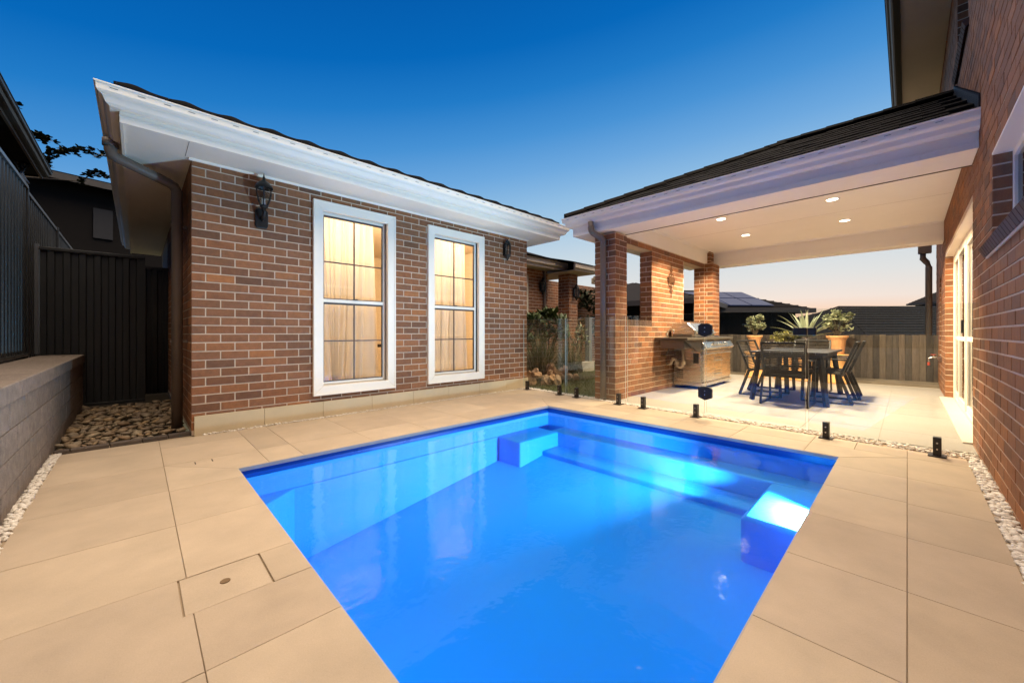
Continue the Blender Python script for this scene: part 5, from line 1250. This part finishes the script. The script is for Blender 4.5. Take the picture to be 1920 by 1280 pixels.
for i in range(4):
    for j in range(2):
        x0, x1 = -1.9 + i * 1.0, -.95 + i * 1.0; ya, yb = -2.9 + j * 1.15, -1.85 + j * 1.15
        zf = lambda y_: zwB + (zrB - zwB) * (1 - abs(y_) / 3.1) + .10
        o = MB().add([rB @ Vector(p) for p in ((x0, ya, zf(ya)), (x1, ya, zf(ya)), (x1, yb, zf(yb)), (x0, yb, zf(yb)), (x0, ya, zf(ya) - .04), (x1, ya, zf(ya) - .04), (x1, yb, zf(yb) - .04), (x0, yb, zf(yb) - .04))], [(0, 1, 2, 3), (0, 4, 5, 1), (1, 5, 6, 2), (2, 6, 7, 3), (3, 7, 4, 0)]).build('solar_panel', solar_m, B_)
wB = MB()
for x in (-1.6, .8): wB.box(x, x + 1.0, -2.64, -2.61, .2, 1.4)
wB.v = [tuple(rB @ Vector(v)) for v in wB.v]; wB.build('window', door_glass, B_)
hip_house('neighbour_house', 'dark roofed house with a single peak beyond the agave', wp(1546, 27), 8.0, 7.0, R(45), zat(612, 27) - .4, zat(585, 27), 1.0)
hip_house('neighbour_house', 'long dark tiled roof rising directly behind the paling fence', wp(1735, 22), 15, 8.5, R(-41.5), zat(640, 18), zat(574, 22), .55)
hip_house('neighbour_house', 'small far roof corner showing above the long roof near the downpipe', wp(1795, 42), 5, 4, R(-45), zat(567, 42), zat(538, 42), .8)
hip_house('neighbour_house', 'distant low house under the sunset between the jade plants', wp(1450, 60), 16, 9, R(-20), zat(620, 60), zat(606, 60), .8)
# left side: shed eave beyond the steel fence, house behind, maple branches
sh = thing('neighbour_house', 'neighbour house eave with dark gutter above the tall steel fence', 'house', (-2.5, 5.0, -1.7))
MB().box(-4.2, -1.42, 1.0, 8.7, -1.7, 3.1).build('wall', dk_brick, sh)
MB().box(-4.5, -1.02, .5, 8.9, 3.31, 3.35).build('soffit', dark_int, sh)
MB().box(-1.02, -.995, .5, 8.92, 3.275, 3.40).build('fascia', M('rust_fascia', (.10, .065, .045), .6, .15, 4), sh)
sweep([((-1.0, .5), (1, 0)), ((-1.0, 8.92), (1, 0))], [(a * .75, b) for a, b in gutter_prof(3.31, 3.395)]).build('gutter', steel_dark, sh)
MB().tube([(-1.12, 8.4, 3.30), (-1.12, 8.4, 3.08), (-1.22, 8.4, 3.02), (-1.40, 8.4, 3.00)], .075, 12).build('downpipe', M('pipe_pale', (.22, .24, .27), .5, .06), sh, smooth=True)
MB().add([(-.92, .5, 3.39), (-.92, 8.96, 3.39), (-3.5, 8.96, 4.35), (-3.5, .5, 4.35)], [(0, 1, 2, 3)]).build('roof', roof_far, sh)
nx_, ny_ = wp(150, 13.5)
N_, rN = hip_house('neighbour_house', 'dark brick neighbour house with darkened window at the end of the alley', (nx_ - 1.2, ny_ + 1.0), 9, 6, R(12), zat(362, 13.5) - .1, zat(322, 13.5) + .15, .6)
wi_ = MB().box(1.0, 1.45, -3.06, -3.01, zat(452, 13) , zat(398, 13)); wi_.v = [tuple(rN @ Vector(v)) for v in wi_.v]; wi_.build('window', M('darkened_blind', (.014, .014, .017), .7, .2, 3), N_)  # near-black blind: the dark of the unlit alley end is in its colour
random.seed(77)
mt = thing('maple_tree', 'dark leafy tree with trailing twigs behind the steel fence', 'tree', (-2.3, 12.5, -1.7))
tk = MB(); lm = MB()
def P3(px, py, d): x, y = wp(px, d); return Vector((x, y, zat(py, d)))
root = Vector((-2.35, 12.6, -1.7)); tk.tube([root, (-2.3, 12.5, 1.0), P3(60, 400, 9.5), P3(20, 330, 9.4)], [.14, .11, .07, .05], 8)
def branch(pts, dens, size):
    pts = [P3(*p) for p in pts]; tk.tube([P3(20, 330, 9.4)] + pts, [.03] + [.012] * (len(pts) - 1) + [.004], 5)
    for a, b in zip(pts[:-1], pts[1:]):
        n = max(1, int((b - a).length * dens))
        for _ in range(n):
            q = a.lerp(b, U(0, 1)) + Vector((U(-.07, .07), U(-.07, .07), U(-.10, .06)))
            leafy(lm, q, size, 5, -.1, .85)
branch([(0, 175, 9.4), (18, 190, 9.3), (30, 200, 9.3)], 26, .10)
branch([(20, 215, 9.3), (38, 235, 9.3)], 30, .10)
branch([(35, 240, 9.3), (55, 250, 9.3), (75, 255, 9.2), (95, 262, 9.2)], 42, .11)
branch([(55, 300, 9.3), (85, 295, 9.2), (110, 282, 9.2), (145, 280, 9.1), (170, 285, 9.1), (190, 290, 9.1)], 34, .10)
branch([(60, 285, 9.3), (80, 300, 9.2), (92, 308, 9.2)], 50, .11)
branch([(150, 340, 9.3), (175, 325, 9.2), (195, 328, 9.2), (200, 335, 9.2)], 22, .10)
for _ in range(40):
    q = P3(U(-60, 10), U(200, 330), U(10.5, 12)); leafy(lm, q, .14, 5, 0, .8)
tk.build('trunk', bark, mt); lm.build('crown', maple_m, mt)
hx, hy = wp(1092, 13.5)
shrub(hx, hy, -1.0, 1.0, 3.4, 'dark bushy tree beyond the lawn before the neighbour roof', maple_m, 260, .2, 14, 'garden_tree', 'tree', 5)
sx_, sy_ = wp(1485, 48)
sl2 = thing('street_lamp', 'tall curved street lamp post against the sunset behind the agave', 'street lamp', (sx_, sy_, -1.7))
d48 = Vector((FS, -FC, 0))
MB().tube([Vector((sx_, sy_, -1.7)), Vector((sx_, sy_, zat(590, 48))), Vector((sx_, sy_, zat(583, 48))) + d48 * .12, Vector((sx_, sy_, zat(579.5, 48))) + d48 * .45, Vector((sx_, sy_, zat(577, 48))) + d48 * 1.0], [.08, .06, .05, .045, .04], 8).build('pole', black_m, sl2)
MB().box(-.2, .2, -.08, .08, -.04, .03).build('lamp_head', black_m, sl2).location = Vector((sx_, sy_, zat(576.5, 48))) + d48 * 1.1
# timber hills on the far horizon
hl = MB(); n = 120; vs = []; fs = []
random.seed(5)
for i in range(n + 1):
    a = 2 * math.pi * i / n; r = 700; hgt = 9 + 5 * math.sin(3 * a + 1) + 3 * math.sin(7 * a)
    vs += [(r * math.cos(a), r * math.sin(a), -3), (r * math.cos(a) * 1.05, r * math.sin(a) * 1.05, hgt)]
for i in range(n): fs.append((2 * i, 2 * i + 2, 2 * i + 3, 2 * i + 1))
struct(hl.add(vs, fs).build('hills', M('far_hills', (.035, .04, .045), .95, .1, .02, spec=.05)))
